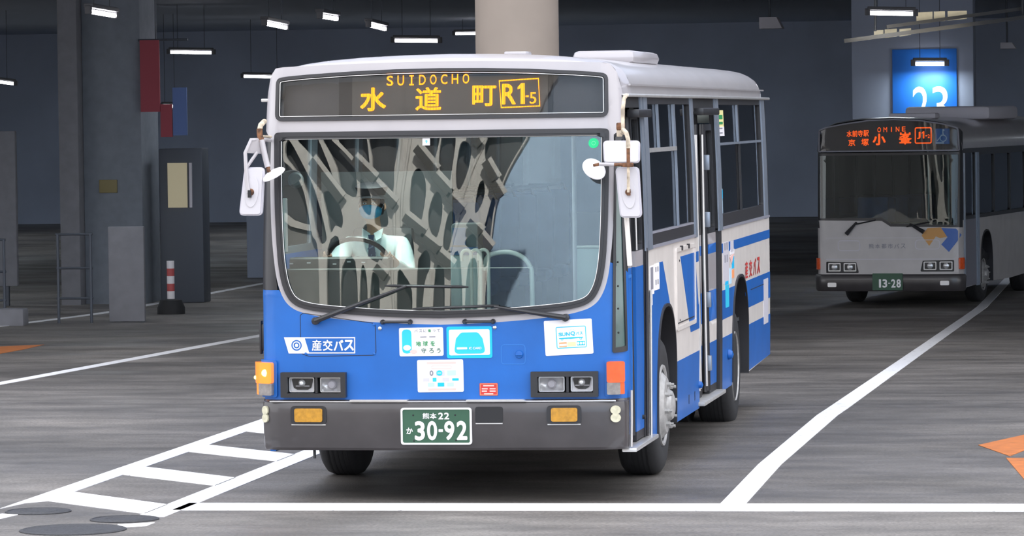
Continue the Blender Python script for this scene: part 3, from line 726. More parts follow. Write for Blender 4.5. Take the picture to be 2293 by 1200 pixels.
# number plate
pb = MB().sheet(rect(-.264, .394, .214, .640, .02), M['platewhite'], FM, .058, .082, step=.2, holes=[rect(-.252, .406, .202, .629, .014)]).build('plate_frame', bp)
q = MB().sheet(rect(-.253, .405, .203, .630, .012), M['plate'], FM, .060, .076, step=.2).build('number_plate', pb)
pq = lambda X, Y: (-.264+(X-185)*.000357, .640-(Y-180)*.000352)   # plate coordinates
tx = MB()
def PT(s, X0, X1, Y0, Y1, b):
    a = pq(X0, Y1); c = pq(X1, Y0); tx.text(s, M['platewhite'], FM, (a[0]+c[0])/2, (a[1]+c[1])/2, width=c[0]-a[0], height=c[1]-a[1], w=.078, bold=b, res=8)
PT('熊', 600, 728, 278, 392, .012); PT('本', 738, 864, 278, 392, .02); PT('2', 898, 992, 270, 398, .03); PT('2', 1008, 1104, 270, 398, .03)
PT('か', 288, 412, 555, 680, .03); PT('3', 448, 640, 432, 800, .028); PT('0', 682, 872, 430, 795, .024); PT('9', 1008, 1198, 430, 795, .028); PT('2', 1240, 1440, 428, 792, .028)
a = pq(900, 640); c = pq(980, 585); tx.sheet(rect(a[0], a[1], c[0], c[1], .003), M['platewhite'], FM, .076, .078)
tx.build('plate_lettering', q)
for X, Y in ((420, 320), (1215, 318), (430, 810), (1225, 800)): a = pq(X, Y); MB().lathe([(.006, 0), (.004, .004)], FM(a[0], a[1], .076), (0, -1, 0), M['matblack'], 10).build('plate_bolt', pb)

# --- headlamps
for x0, x1 in ((-1.098, -.646), (.608, 1.058)):
    z0, z1 = .706, .876; f = MB()
    fo = rect(x0, z0, x1, z1, .006); fi = rect(x0+.045, z0+.028, x1-.035, z1-.034)
    f.sheet(fo, M['black'], FM, -.01, .045, holes=[fi], step=.2)
    f.sheet(fi, M['matblack'], FM, -.06, -.05, step=.2)
    f.sheet(rect((x0+x1)/2+.012, z0+.03, (x0+x1)/2+.028, z1-.03), M['black'], FM, -.05, .03)
    hl = f.build('headlamp_unit', bus)
    xm = (x0+x1)/2+.02
    for i, (a, b) in enumerate(((x0+.05, xm-.022), (xm+.02, x1-.038))):
        zz0, zz1 = z0+.034, z1-.036; wd = b-a
        l = MB().sheet(rect(a, zz0, b, zz1, .012), M['reflector'], FM, -.03, .004, step=.2, holes=[rect(a+.006, zz0+.006, b-.006, zz1-.006, .01)])
        outer_lamp = (i == 0) == (x0 < 0)
        if outer_lamp:        # low beam: dark bowl with a bright lower edge
            l.sheet(rpoly([(a+.012, zz1-.008), (b-.012, zz1-.008), (b-.026, zz0+.03), (b-.05, zz0+.016), (a+.05, zz0+.016), (a+.026, zz0+.03)], .01), M['matblack'], FM, -.028, -.012, step=.2)
            l.sheet(rect(a+.006, zz0+.006, b-.006, zz1-.006, .01), M['stwhite'], FM, -.03, -.022, step=.2)
            l.lathe([(.022, 0), (.024, .012), (.012, .03), (.001, .034)], FM((a+b)/2, (zz0+zz1)/2+.012, -.012), (0, -1, 0), M['reflector'], 16)
            l.sheet(rect((a+b)/2-.045, (zz0+zz1)/2-.012, (a+b)/2+.05, (zz0+zz1)/2-.006), M['stlgrey'], FM, -.012, -.008)
        else:                 # high beam: faceted reflector
            cx, cz = (a+b)/2, (zz0+zz1)/2
            def bowl(i_, j_): 
                uu = a+.006+(b-a-.012)*i_; zz = zz0+.006+(zz1-zz0-.012)*j_; r2 = ((uu-cx)/(wd/2))**2+((zz-cz)/((zz1-zz0)/2))**2
                return FM(uu, zz, -.05+.035*min(r2, 1.3)/1.3+.004*sin(uu*180)*sin(zz*140))
            l.grid(bowl, 14, 8, M['reflector'])
            l.lathe([(.030, 0), (.030, .03), (.022, .04), (.001, .042)], FM(cx, cz, -.045), (0, -1, 0), M['stlgrey'], 16)
        lo_ = l.build('headlamp', hl)
        MB().sheet(rect(a+.002, zz0+.002, b-.002, zz1-.002, .012), M['lensclear'], FM, .004, .008, step=.1).build('lens', lo_)
# --- corner turn lamps
for s in (-1, 1):
    lit = s < 0
    u0, u1 = (1.120, 1.208) if s > 0 else (1.150, 1.315)
    P = lambda lst: [(s*x, z) for x, z in lst]
    base = MB().sheet(P(rect(u0-.02, .705, u1+.01, .957, .02)), M['blue'], FM, -.01, .016, step=.02).build('turn_lamp', bus)
    body = MB().sheet(P(rect(u0, .80, u1, .942, .014)), M['orangelit' if lit else 'orange'], FM, .01, .058, step=.02)
    body.sheet(P(rect(u0+(.088 if lit else .062), .722, u1, .802, .006)), M['orangelit' if lit else 'orange'], FM, .01, .052, step=.02).build('amber_lens', base)
    MB().sheet(P(rect(u0, .720, u0+(.088 if lit else .064), .802, .008)), M['greylens'], FM, .01, .056, step=.02).build('marker_lens', base)
    if lit:
        MB().lathe([(.001, 0), (.022, .002), (.024, .006), (.001, .012)], FM(-1.185, .872, .055), (0, -1, 0), M['bulb'], 16).build('bulb', base); MB().lathe([(.001, 0), (.012, .002), (.012, .006), (.001, .01)], FM(-1.29, .835, .056), (-.6, -.8, 0), M['bulb'], 12).build('bulb', base)

# --- wipers, handles, panels
def wiper(piv, tip, b0, b1, nm):
    P = [FM(*piv, .045), FM(lerp(piv[0], tip[0], .5), lerp(piv[1], tip[1], .5), .065), FM(*tip, .05)]
    o = MB().tube(P, [.020, .014, .008], M['black'], 10).lathe([(.024, -.06), (.026, .02), (.018, .03), (.001, .032)], FM(*piv, .03), (0, -1, 0), M['black'], 18).build(nm, bus)
    n = 10; q = [(lerp(b0[0], b1[0], k/n), lerp(b0[1], b1[1], k/n)) for k in range(n+1)]
    MB().tube([FM(x, z, .026) for x, z in q], [.005]+[.010]*(n-1)+[.005], M['matblack'], 8).build('blade', o)
    MB().tube([FM(lerp(b0[0], b1[0], k), lerp(b0[1], b1[1], k), .04-.03*abs(k-.5)) for k in (.2, .35, .5, .65, .8)], .006, M['black'], 8).build('blade_holder', o)
wiper((-.850, 1.222), (-.222, 1.452), (-.372, 1.456), (.196, 1.444), 'wiper')
wiper((.846, 1.235), (.37, 1.312), (-.185, 1.300), (.40, 1.318), 'wiper')
for x0, x1 in ((-.392, -.205), (.168, .358)):
    mb = MB().tube([FM(x0, 1.213, .03), FM((x0+x1)/2, 1.213, .032), FM(x1, 1.213, .03)], .010, M['black'], 10)
    for x in (x0, x1): mb.lathe([(.017, 0), (.016, .03), (.008, .042)], FM(x, 1.213, 0), (0, -1, 0), M['black'], 14)
    mb.build('grab_handle', bus)
for x, z in ((-.413, 1.170), (.368, 1.172)): MB().lathe([(.013, 0), (.012, .01), (.001, .016)], FM(x, z, 0), (0, -1, 0), M['chrome'], 16).build('fastener', bus)
hp = rpoly([(-.968, 1.262), (-.945, 1.276), (-.444, 1.205), (-.441, .988), (-.905, .980), (-.966, 1.0)], [.02, .01, .03, .03, .03, .03])
MB().sheet(hp, M['matblack'], FM, -.01, .0015, holes=[inset(hp, .004)]).build('panel_joint', bus)
for x, z in ((-.455, 1.195), (-.455, 1.0), (-.93, 1.0)): MB().lathe([(.010, 0), (.009, .006), (.001, .009)], FM(x, z, 0), (0, -1, 0), M['blue'], 12).build('fastener', bus)
hp = rect(.407, .924, .572, 1.058, .025)
h = MB().sheet(hp, M['stblue'], FM, -.01, .0015, holes=[inset(hp, .005)]).build('filler_flap', bus)
MB().lathe([(.028, 0), (.024, .012), (.001, .015)], FM(.53, .991, 0), (0, -1, 0), M['blue'], 18).box(FM(.532, .990, .02), (.045, .012, .012), M['blue'], bev=.003).build('flap_lock', h)

# --- writing and signs on the front
lg = MB()
lg.sheet([(-1.081, 1.111), (-.586, 1.112), (-.587, 1.002), (-1.049, 1.002)], M['stwhite'], FM, -.005, .003)
lg.sheet([(-.935, 1.104), (-.593, 1.104), (-.594, 1.010), (-.906, 1.010)], M['blue'], FM, .002, .0045)
lgo = lg.build('operator_nameplate', bus)
tx = MB()
for ch, x in (('産', -.852), ('交', -.775), ('バ', -.700), ('ス', -.628)): tx.text(ch, M['stwhite'], FM, x, 1.057, width=.068, height=.074, w=.006, bold={'産': .016, '交': .024}.get(ch, .035))
tx.build('nameplate_lettering', lgo); tx = MB()
tx.sheet(ell(-.993, 1.057, .036, .036, 36), M['blue'], FM, .002, .005, holes=[ell(-.993, 1.057, .028, .028, 36)])
for s in (0, pi):
    q = [(.020*cos(a), .020*sin(a)) for a in [s+pi*k/16 for k in range(-6, 15)]]+[(.012*cos(a)+.0, .012*sin(a)) for a in [s+pi*k/16 for k in range(12, -5, -1)]]
    tx.sheet([(-.993+x, 1.057+y) for x, y in q], M['blue'], FM, .002, .005)
tx.build('swirl_emblem', lgo)
def card(x0, z0, x1, z1, mat, nm='magnet_sign', rot=0.0, r=.012):
    cx, cz = (x0+x1)/2, (z0+z1)/2
    mp = lambda u, v_, w_: FM(cx+(u-cx)*cos(rot)-(v_-cz)*sin(rot), cz+(u-cx)*sin(rot)+(v_-cz)*cos(rot), w_)
    return MB().sheet(rect(x0, z0, x1, z1, r), mat, mp, -.005, .004).build(nm, bus), mp
# green and white slogan sign (its mascot is left out)
c, mp = card(-.282, .983, .018, 1.174, M['stwhite'], rot=.012)
t1 = MB(); sx = lambda X: -.282+(X-105)*.000432; sz = lambda Y: 1.174-(Y-95)*.000425
for ch, X in (('バ', 375), ('ス', 447), ('に', 515), ('乗', 588), ('っ', 660), ('て', 730)): t1.text(ch, M['stgreen' if ch == '乗' else 'stgrey'], mp, sx(X), sz(146), height=.021 if ch != 'っ' else .014, w=.006, bold=.01)
t1.build('slogan_lettering', c); t1 = MB()
for ch, X in (('地', 408), ('球', 518), ('を', 635)): t1.text(ch, M['stgreen'], mp, sx(X), sz(348), height=.034, w=.006, bold=.02)
t1.build('slogan_lettering', c); t1 = MB()
for ch, X in (('守', 490), ('ろ', 610), ('う', 725)): t1.text(ch, M['stdkgreen'], mp, sx(X), sz(460), height=.034, w=.006, bold=.02)
t1.build('slogan_lettering', c); t1 = MB()
for X, ww in ((488, .044), (630, .042)): t1.sheet(rectc(sx(X), sz(243), ww, .006, .002), M['stgrey'], mp, .003, .006)
t1.build('slogan_stroke', c)
MB().sheet(rect(sx(150), sz(500), sx(300), sz(120), .03), M['stcyan2'], mp, .003, .006).sheet(ell(sx(228), sz(410), .026, .018, 24), M['stwhite'], mp, .005, .0075).sheet(ell(sx(330), sz(470), .025, .014, 20), M['stpink'], mp, .003, .007).build('plain_print', c)
# cyan card sign (plain stand-in for the character on it)
c, mp = card(.041, .968, .349, 1.180, M['stcyan'], rot=.008, r=.016)
t1 = MB().sheet(rect(.058, .988, .333, 1.160, .012), M['stwhite'], mp, .003, .006)
t1.sheet(rpoly([(.09, .998), (.305, .998), (.285, 1.10), (.255, 1.14), (.14, 1.14), (.105, 1.10)], .03), M['stcyan2'], mp, .005, .008); t1.build('plain_print', c)
t1 = MB(); t1.text('IC CARD', M['stwhite'], mp, .235, 1.034, height=.016, w=.0095, bold=.02); t1.sheet(rectc(.145, 1.034, .070, .014, .004), M['stwhite'], mp, .007, .0095).build('card_lettering', c)
# white partner card
c, mp = card(-.161, .741, .152, .958, M['stwhite'], rot=.012)
t1 = MB(); sx = lambda X: -.161+(X-380)*.000424; sz = lambda Y: .958-(Y-598)*.000417
t1.sheet(rectc(sx(770), sz(648), .20, .014, .004), M['stpink'], mp, .003, .0055)
oo = rectc(sx(770), sz(720), .140, .022, .010); t1.sheet(oo, M['stpink'], mp, .003, .0055, holes=[inset(oo, .004)])
t1.sheet(ell(sx(608), sz(812), .013, .019, 20), M['stgrey'], mp, .003, .0055, holes=[ell(sx(608), sz(812), .005, .009, 16)])
t1.sheet(rectc(sx(750), sz(812), .060, .040, .004), M['stlgrey'], mp, .003, .005); t1.sheet(ell(sx(735), sz(812), .020, .018, 24), M['stcyan2'], mp, .0045, .0065); t1.sheet(rectc(sx(735), sz(812), .026, .004), M['stwhite'], mp, .006, .0075)
t1.sheet(rectc(sx(930), sz(812), .060, .034, .002), M['stpale'], mp, .003, .0055)
for X, ww, hh, mt in ((520, .042, .022, 'stlgrey'), (655, .026, .026, 'stcyan2'), (835, .046, .026, 'stlgrey'), (990, .044, .016, 'stcyan')): t1.sheet(rectc(sx(X), sz(918), ww, hh, .002), M[mt], mp, .003, .0055)
for X, mt in ((598, 'stpale'), (755, 'stcyan'), (908, 'stpale')): t1.sheet(rectc(sx(X), sz(998), .045, .026, .002), M[mt], mp, .003, .0055)
t1.sheet(rectc(sx(770), sz(1075), .19, .014, .003), M['stpink'], mp, .003, .0055); t1.build('print', c)
# small red notice
c, mp = card(.260, .716, .383, .799, M['stred'], r=.006)
t1 = MB(); oo = rect(.263, .719, .380, .796, .004); t1.sheet(oo, M['storange'], mp, .003, .0055, holes=[inset(oo, .003)])
for z, x0, x1 in ((.782, .285, .358), (.762, .275, .315), (.762, .328, .368), (.746, .275, .31), (.746, .328, .368), (.728, .29, .352)): t1.sheet(rect(x0, z-.004, x1, z+.004), M['stpink'], mp, .003, .0055)
t1.build('print', c)
# transit pass sign, tilted
c, mp = card(.702, .986, 1.022, 1.220, M['stwhite'], rot=.045, r=.010)
t1 = MB(); sx = lambda X: .702+(X-205)*.0002667; sz = lambda Y: 1.220-(Y-170)*.0002727
oo = rect(sx(495), sz(865), sx(1250), sz(335), .012); t1.sheet(oo, M['stcyan'], mp, .003, .0055, holes=[inset(oo, .005)])
for ch, X, hh in (('S', 600, .024), ('U', 690, .024), ('N', 795, .026), ('Q', 915, .032)): t1.text(ch, M['stcyan2' if ch in 'SU' else 'stcyan'], mp, sx(X), sz(520 if ch != 'Q' else 515), height=hh, width=.024 if ch != 'Q' else .030, w=.006, bold=.03)
for ch, X in (('パ', 1030), ('ス', 1125)): t1.text(ch, M['stcyan2'], mp, sx(X), sz(515), height=.020, w=.006, bold=.03)
t1.sheet([(sx(565), sz(630)), (sx(565), sz(610)), (sx(870), sz(600)), (sx(1170), sz(605)), (sx(1170), sz(625)), (sx(1060), sz(630)), (sx(870), sz(640)), (sx(700), sz(632))], M['stcyan'], mp, .003, .006)
for X in (640, 1110): oo = ell(sx(X), sz(642), .008, .008, 16); t1.sheet(oo, M['stcyan'], mp, .003, .0058, holes=[ell(sx(X), sz(642), .005, .005, 16)])
for k in range(5): a = pi*(.15+.17*k); t1.add([mp(sx(900)+(.018)*cos(a-.08), sz(490)+.020*sin(a-.08), .006), mp(sx(900)+.018*cos(a+.08), sz(490)+.020*sin(a+.08), .006), mp(sx(900)+.030*cos(a), sz(490)+.030*sin(a), .006)], [[0, 1, 2]], M['stcyan2'])
t1.sheet(rect(sx(560), sz(835), sx(750), sz(715)), M['storange'], mp, .003, .0055, holes=[rect(sx(565), sz(805), sx(745), sz(752))]).sheet(rect(sx(765), sz(825), sx(980), sz(720)), M['styellow'], mp, .003, .0055)
t1.sheet(rect(sx(1010), sz(812), sx(1205), sz(705)), M['stcyan'], mp, .003, .0055)
for X in (1040, 1105, 1170): t1.sheet(ell(sx(X), sz(760), .007, .009, 12), M['stwhite'], mp, .005, .0065)
t1.build('pass_print', c)
# inspection seals on the screen
MB().sheet(ell(1.036, 2.395, .034, .034, 36), M['green'], FM, .001, .0022, holes=[ell(1.036, 2.395, .013, .013, 20)], step=.3).sheet(ell(1.036, 2.395, .012, .012, 20), M['green'], FM, .001, .0022)\
 .sheet(ell(1.036, 2.395, .014, .014, 24), M['stwhite'], FM, .0005, .0015).build('inspection_seal', bus)
s_ = MB().sheet(rect(-.117, 2.394, -.066, 2.442), M['stwhite'], FM, .001, .0022).text('9', M['stcyan2'], FM, -.090, 2.418, height=.022, w=.0028, bold=.03).build('inspection_seal', bus)

# --- front corners
MB().sheet([(1.150, 1.60), (UC(1.5), 1.52), (UC(2.5), 2.53), (1.172, 2.45), (1.172, 2.2), (1.162, 1.88)], M['matblack'], FM, -.03, -.003, step=.03).build('corner_frame', bus)
cg = MB().sheet(rpoly([(1.152, .995), (1.268, 1.005), (1.245, 1.85), (1.262, 2.47), (1.178, 2.44), (1.166, 1.88)], [.015, .015, 0, .02, .02, 0]), M['black'], FM, -.005, .012, holes=[[(1.172, 1.03), (1.248, 1.04), (1.226, 1.85), (1.236, 2.42), (1.19, 2.40), (1.182, 1.88)]], step=.02, vstep=.3).build('corner_window', bus)
MB().sheet([(1.170, 1.028), (1.250, 1.038), (1.228, 1.85), (1.238, 2.42), (1.188, 2.40), (1.180, 1.88)], M['cornerglass'], FM, -.005, .004, step=.02, vstep=.3).build('pane', cg)
mb = MB()
for z in (1.13, 1.29, 1.44, 1.60): mb.lathe([(.007, 0), (.005, .005)], FM(1.195, z, .004), FM(1.195, z, 1.0) and (.4, -.9, 0), M['matblack'], 10)
mb.build('pane_clip', cg)
MB().sheet(mir([(1.125, 1.43), (UC(1.4), 1.43), (UC(2.5), 2.53), (1.172, 2.45), (1.172, 2.2), (1.162, 1.88), (1.145, 1.62)]), M['black'], FM, -.03, -.002, step=.03, vstep=.3).build('corner_frame', bus)
MB().tube([(-1.240, .26, 1.38), (-1.238, .26, 1.9), (-1.222, .28, 2.46)], .012, M['rustwhite'], 8).build('window_strip', bus)
MB().box((-1.262, .34, 1.10), (.075, .16, .19), M['black'], bev=.02).box((-1.290, .28, 1.10), (.018, .05, .23), M['rubber'], bev=.008).build('flap_box', bus)
MB().box((-1.215, .165, 1.405), (.045, .05, .03), M['black'], bev=.008).build('hinge', bus)
MB().tube([(-.905, .15, .40), (-.90, .13, .285)], .010, M['black'], 8).build('marker_rod', bus)

# --- mirrors
def plate(corners, yy, th, r, mat, nm, par, ridge=True):
    mp = lambda u, v_, w_: (u, yy-w_, v_)
    p = rpoly(corners, r, 6)
    mb = MB().sheet(p, M['stlgrey'], mp, -.03, 0, step=5).sheet(inset(p, .010), mat, mp, 0, th*.5, step=5)
    if ridge:
        cx = sum(c[0] for c in corners)/4; cz = sum(c[1] for c in corners)/4; hi = sorted(corners, key=lambda c: -c[1]); k = (hi[0][0]+hi[1][0]-hi[2][0]-hi[3][0])/(hi[0][1]+hi[1][1]-hi[2][1]-hi[3][1])
        q = [(cx+.045*cos(a)+k*(.105*sin(a)), cz+.105*sin(a)) for a in [2*pi*i/28 for i in range(28)]]
        mb.sheet(q, mat, mp, 0, th*.4+.010, step=5)
    o = mb.build(nm, par)
    MB().sheet(inset(p, .008), M['chrome'], mp, -.034, -.03, step=5).build('mirror_glass', o)
    return o
def disc(c, n_, r, par):
    o = MB().lathe([(.001, .022), (r*.5, .019), (r*.85, .010), (r, 0), (r*1.02, -.008), (r*.96, -.012), (.001, -.012)], c, n_, M['stwhite'], 36).build('round_mirror', par)
    return o
m1 = plate([(-1.303, 2.262), (-1.347, 1.938), (-1.188, 1.937), (-1.165, 2.262)][::-1], -.10, .03, .035, M['mirror'], 'side_mirror', bus)
MB().lathe([(.026, 0), (.022, .02), (.001, .024)], (-1.258, -.112, 2.096), (0, -1, 0), M['rust'], 12).box((-1.262, -.14, 2.085), (.02, .03, .05), M['matblack']).build('joint', m1)
MB().tube([(-1.268, -.135, 2.09), (-1.280, -.125, 2.16), (-1.288, -.12, 2.25), (-1.294, -.11, 2.36), (-1.255, -.10, 2.447), (-1.18, -.03, 2.447), (-1.17, .12, 2.44)], .013, M['white'], 10)\
  .tube([(-1.286, -.115, 2.26), (-1.215, -.09, 2.365)], .011, M['white'], 8).add([(-1.294, -.11, 2.36), (-1.255, -.11, 2.452), (-1.170, -.05, 2.452), (-1.180, -.05, 2.350), (-1.294, -.09, 2.36), (-1.255, -.09, 2.452), (-1.170, -.03, 2.452), (-1.180, -.03, 2.350)], [[0, 1, 2, 3], [7, 6, 5, 4], [0, 4, 5, 1], [1, 5, 6, 2], [2, 6, 7, 3], [3, 7, 4, 0]], M['white']).build('bracket', m1)
a1 = MB().tube([(-1.196, .06, 2.57), (-1.200, -.04, 2.545), (-1.207, -.05, 2.51)], .018, M['rustwhite'], 10).tube([(-1.207, -.05, 2.52), (-1.205, -.055, 2.48), (-1.190, -.06, 2.432)], .020, M['rust'], 10)\
  .tube([(-1.192, -.06, 2.445), (-1.172, -.065, 2.35), (-1.150, -.07, 2.262)], .020, M['white'], 12).tube([(-1.150, -.07, 2.268), (-1.143, -.075, 2.235), (-1.125, -.08, 2.222)], .013, M['rust'], 8).tube([(-1.21, -.03, 2.47), (-1.16, .1, 2.465)], .008, M['rustwhite'], 8).build('mirror_arm', bus)
disc(Vector((-1.108, -.09, 2.216)), (-.40, -.33, .85), .083, a1)
m2 = plate([(1.129, 2.412), (1.135, 2.262), (1.373, 2.260), (1.376, 2.410)], -.12, .03, .03, M['stwhite'], 'door_mirror', bus, ridge=False)
m3 = plate([(1.206, 2.236), (1.236, 1.900), (1.382, 1.898), (1.364, 2.236)], -.10, .03, .035, M['mirror'], 'side_mirror', bus)
MB().lathe([(.022, 0), (.018, .02), (.001, .024)], (1.293, -.112, 2.07), (0, -1, 0), M['rust'], 12).box((1.300, -.14, 2.068), (.022, .03, .04), M['rust']).build('joint', m3)
a2 = MB().tube([(1.262, .10, 2.712), (1.262, -.02, 2.69), (1.256, -.05, 2.62), (1.254, -.05, 2.45)], .013, M['rustwhite'], 10).box((1.238, -.03, 2.505), (.055, .05, .05), M['rust'], bev=.008).box((1.228, -.02, 2.465), (.035, .05, .06), M['rustwhite'], bev=.008)\
  .tube([(1.250, -.06, 2.465), (1.268, -.12, 2.482), (1.290, -.15, 2.462), (1.304, -.17, 2.42), (1.304, -.17, 2.36)], .015, M['rustwhite'], 10).tube([(1.304, -.17, 2.37), (1.304, -.17, 2.26)], .012, M['rust'], 10)\
  .tube([(1.304, -.17, 2.26), (1.302, -.165, 2.15), (1.299, -.15, 2.07)], .010, M['rustwhite'], 10).box((1.302, -.17, 2.25), (.07, .05, .028), M['rust'], bev=.006).tube([(1.27, -.17, 2.252), (1.20, -.17, 2.253)], .011, M['rust'], 8)\
  .tube([(1.21, -.17, 2.253), (1.11, -.17, 2.258)], .012, M['white'], 8).tube([(1.115, -.17, 2.258), (1.07, -.165, 2.25)], .010, M['rust'], 8).build('mirror_arm', bus)
disc(Vector((1.072, -.13, 2.228)), (.50, -.62, .56), .082, a2)
MB().tube([(1.256, -.02, 2.2), (1.268, -.02, 1.9), (1.286, -.02, 1.58)], .017, M['cream'], 10).build('corner_rail', bus)

# --- the door side (image right)
def archpts(yc, a, topz, n=22, zc=.60, ex=2.5, zmin=.32):
    b = topz-zc; out = [(yc+a, zmin)]
    for i in range(n+1):
        t = pi*i/n; c_, s_ = cos(t), sin(t)
        out.append((yc+a*(abs(c_)**(2/ex))*(1 if c_ >= 0 else -1), zc+b*abs(s_)**(2/ex)))
    out.append((yc-a, zmin)); return out                     # from the rear foot over the top to the front foot
def panel(y0, y1, arch, mp, zb0, zb1, mat, nm, ztop=1.65):
    p = [(y0, zb0), (y0, ztop), (y1, ztop), (y1, zb1)]+arch
    return MB().sheet(p, mat, mp, -.04, 0, step=.5, vstep=.3).build(nm, bus)
def clipz(arch, z, front):                                    # y where the arch outline crosses height z
    c = sorted(arch, key=lambda p: p[0]); mid = (c[0][0]+c[-1][0])/2
    best = min((p for p in arch if ((p[0] < mid) == front)), key=lambda p: abs(p[1]-z)); return best[0]
AF = archpts(2.26, .565, 1.225); AR = archpts(7.48, .65, 1.232, zmin=.36)
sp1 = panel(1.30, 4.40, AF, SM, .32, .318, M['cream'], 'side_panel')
fa = [p for p in reversed(AF) if p[0] < 2.26 or p[1] > 1.18]
fa = [p for p in fa if p[0] < 2.55]
mb = MB().sheet([(1.30, .32)]+fa+[(2.52, 1.198), (2.09, 1.532), (1.873, 1.533), (1.873, 1.342), (1.30, 1.348)], M['blue'], SM, -.002, .002, step=.5, vstep=.3)
mb.sheet([(3.19, 1.528), (4.40, 1.528), (4.40, .935), (3.81, .935)], M['blue'], SM, -.002, .002, step=.5)
mb.sheet([(2.84, .32), (4.40, .32), (4.40, .765), (2.84, .765)], M['blue'], SM, -.002, .002, step=.5)
mb.sheet([(4.18, 1.448), (4.40, 1.45), (4.40, 1.17), (4.35, 1.12)], M['cream'], SM, .0015, .004)
mb.build('livery', sp1)
hp = rect(2.87, .99, 4.12, 1.60, .03)
hf = MB().sheet(hp, M['cream'], SM, -.01, .012, holes=[rect(2.90, 1.02, 4.09, 1.57, .012)], step=.5)
hf.build('side_hatch', bus)
MB().box((1.262, 3.18, 1.592), (.02, .03, .035), M['rubber']).box((1.262, 3.62, 1.592), (.02, .03, .035), M['rubber']).box((1.256, 3.45, 1.045), (.006, 1.1, .006), M['matblack']).lathe([(.012, 0), (.001, .006)], (1.250, 3.12, 1.50), (1, 0, 0), M['matblack'], 10).lathe([(.012, 0), (.001, .006)], (1.250, 3.12, 1.06), (1, 0, 0), M['matblack'], 10).build('hatch_catch', bus)
mb = MB().sheet(rect(1.345, 1.325, 1.56, 1.525), M['stwhite'], SM, .0, .003).sheet(rect(1.36, 1.36, 1.50, 1.515), M['stgrey'], SM, .002, .005).sheet(rect(1.60, 1.345, 1.87, 1.531), M['stwhite'], SM, .0, .0035)
for y in (1.66, 1.78):
    for z in (1.49, 1.40): mb.sheet(rectc(y, z, .05, .035), M['stgrey'], SM, .002, .005)
mb.sheet(rect(1.36, 1.25, 1.46, 1.325), M['stwhite'], SM, .0, .003).build('door_sticker', bus)
mb = MB().sheet(rect(3.10, .46, 3.42, .60), M['stblue'], SM, 0, .0015, holes=[rect(3.105, .465, 3.415, .595)])
for y in (3.66, 4.05): mb.sheet(rect(y, .40, y+.05, .47), M['matblack'], SM, 0, .002)
mb.build('panel_joint', bus)
sp2 = panel(6.05, 10.17, AR, SM, .335, .40, M['cream'], 'side_panel')
yl = clipz(AR, 1.15, True); yr = clipz(AR, 1.15, False); ya, yb = clipz(AR, .915, True), clipz(AR, .915, False)
mb = MB().sheet(rect(6.6, 1.453, 10.17, 1.53), M['blue'], SM, -.002, .002, step=.6).sheet(rect(6.05, 1.453, 6.17, 1.53), M['blue'], SM, -.002, .002)
mb.sheet([(6.05, .915), (ya, .915), (lerp(ya, yl, .6), 1.05), (yl, 1.15), (6.05, 1.15)], M['blue'], SM, -.002, .002).sheet([(yb, .915), (10.17, .915), (10.17, 1.15), (yr, 1.15), (lerp(yb, yr, .6), 1.05)], M['blue'], SM, -.002, .002, step=.6)
mb.sheet([(6.05, .335), (7.48-.65, .34), (7.48-.65, .72), (7.48-.64, .768), (6.05, .768)], M['blue'], SM, -.002, .002).sheet([(7.48+.65, .37), (10.17, .40), (10.17, .768), (7.48+.64, .768), (7.48+.65, .72)], M['blue'], SM, -.002, .002, step=.6)
mb.build('livery', sp2)
tx = MB()
for ch, y in (('産', 8.04), ('交', 8.40), ('バ', 8.76), ('ス', 9.10)): tx.text(ch, M['stred'], SM, y, 1.245, width=.24, height=.15, w=.004, bold={'産': .016, '交': .024}.get(ch, .03))
tx.build('side_lettering', sp2)
mb = MB().sheet(rect(6.17, 1.20, 6.60, 1.535), M['stlgrey'], SM, 0, .0032)
for y in (6.30, 6.46):
    for z in (1.50, 1.40): mb.sheet(rectc(y, z, .06, .06), M['stgrey'], SM, .002, .005)
mb.sheet(rect(6.72, 1.42, 7.05, 1.46), M['stwhite'], SM, 0, .0035).sheet([(6.68, 1.40), (7.0, 1.42), (6.82, 1.34)], M['stpink'], SM, .0, .0045).sheet(rect(6.86, 1.30, 7.02, 1.40), M['stcyan'], SM, 0, .0035).sheet(rect(6.86, 1.22, 7.02, 1.29), M['storange'], SM, 0, .0035).sheet(rect(6.66, 1.18, 6.80, 1.31), M['stpale'], SM, 0, .0035).sheet(rect(6.74, 1.44, 6.98, 1.53), M['stlgrey'], SM, .002, .005)
mb.sheet(rect(6.32, 1.00, 6.58, 1.18), M['stcyan2'], SM, 0, .0045).sheet(rect(6.30, 1.185, 6.54, 1.215), M['stcyan'], SM, 0, .0045).build('side_sticker', bus)
MB().box((1.2515, 9.2, 1.06), (.006, 1.6, .006), M['matblack']).build('panel_joint', bus)
MB().lathe([(.001, .045), (.03, .035), (.042, .012), (.042, 0)], (1.25, 6.50, .61), (1, 0, 0), M['blue'], 18).build('marker_knob', bus)
MB().sheet(rect(9.55, .70, 9.95, 1.10), M['stlgrey'], SM, .001, .006).build('rear_flap', bus)
# arch trims and liners
for A in (AF, AR):
    yc = sum(p[0] for p in A)/len(A)
    Ao = A; Ai = [(yc+(y-yc)*.955, z if z < .4 else .6+(z-.6)*.965) for y, z in A]
    for mp_, zz in ((SM, 0), (SML, 0)):
        MB().sheet(Ao+Ai[::-1], M['rubber'], mp_, -.62, .014, step=.4).build('arch_liner', bus)
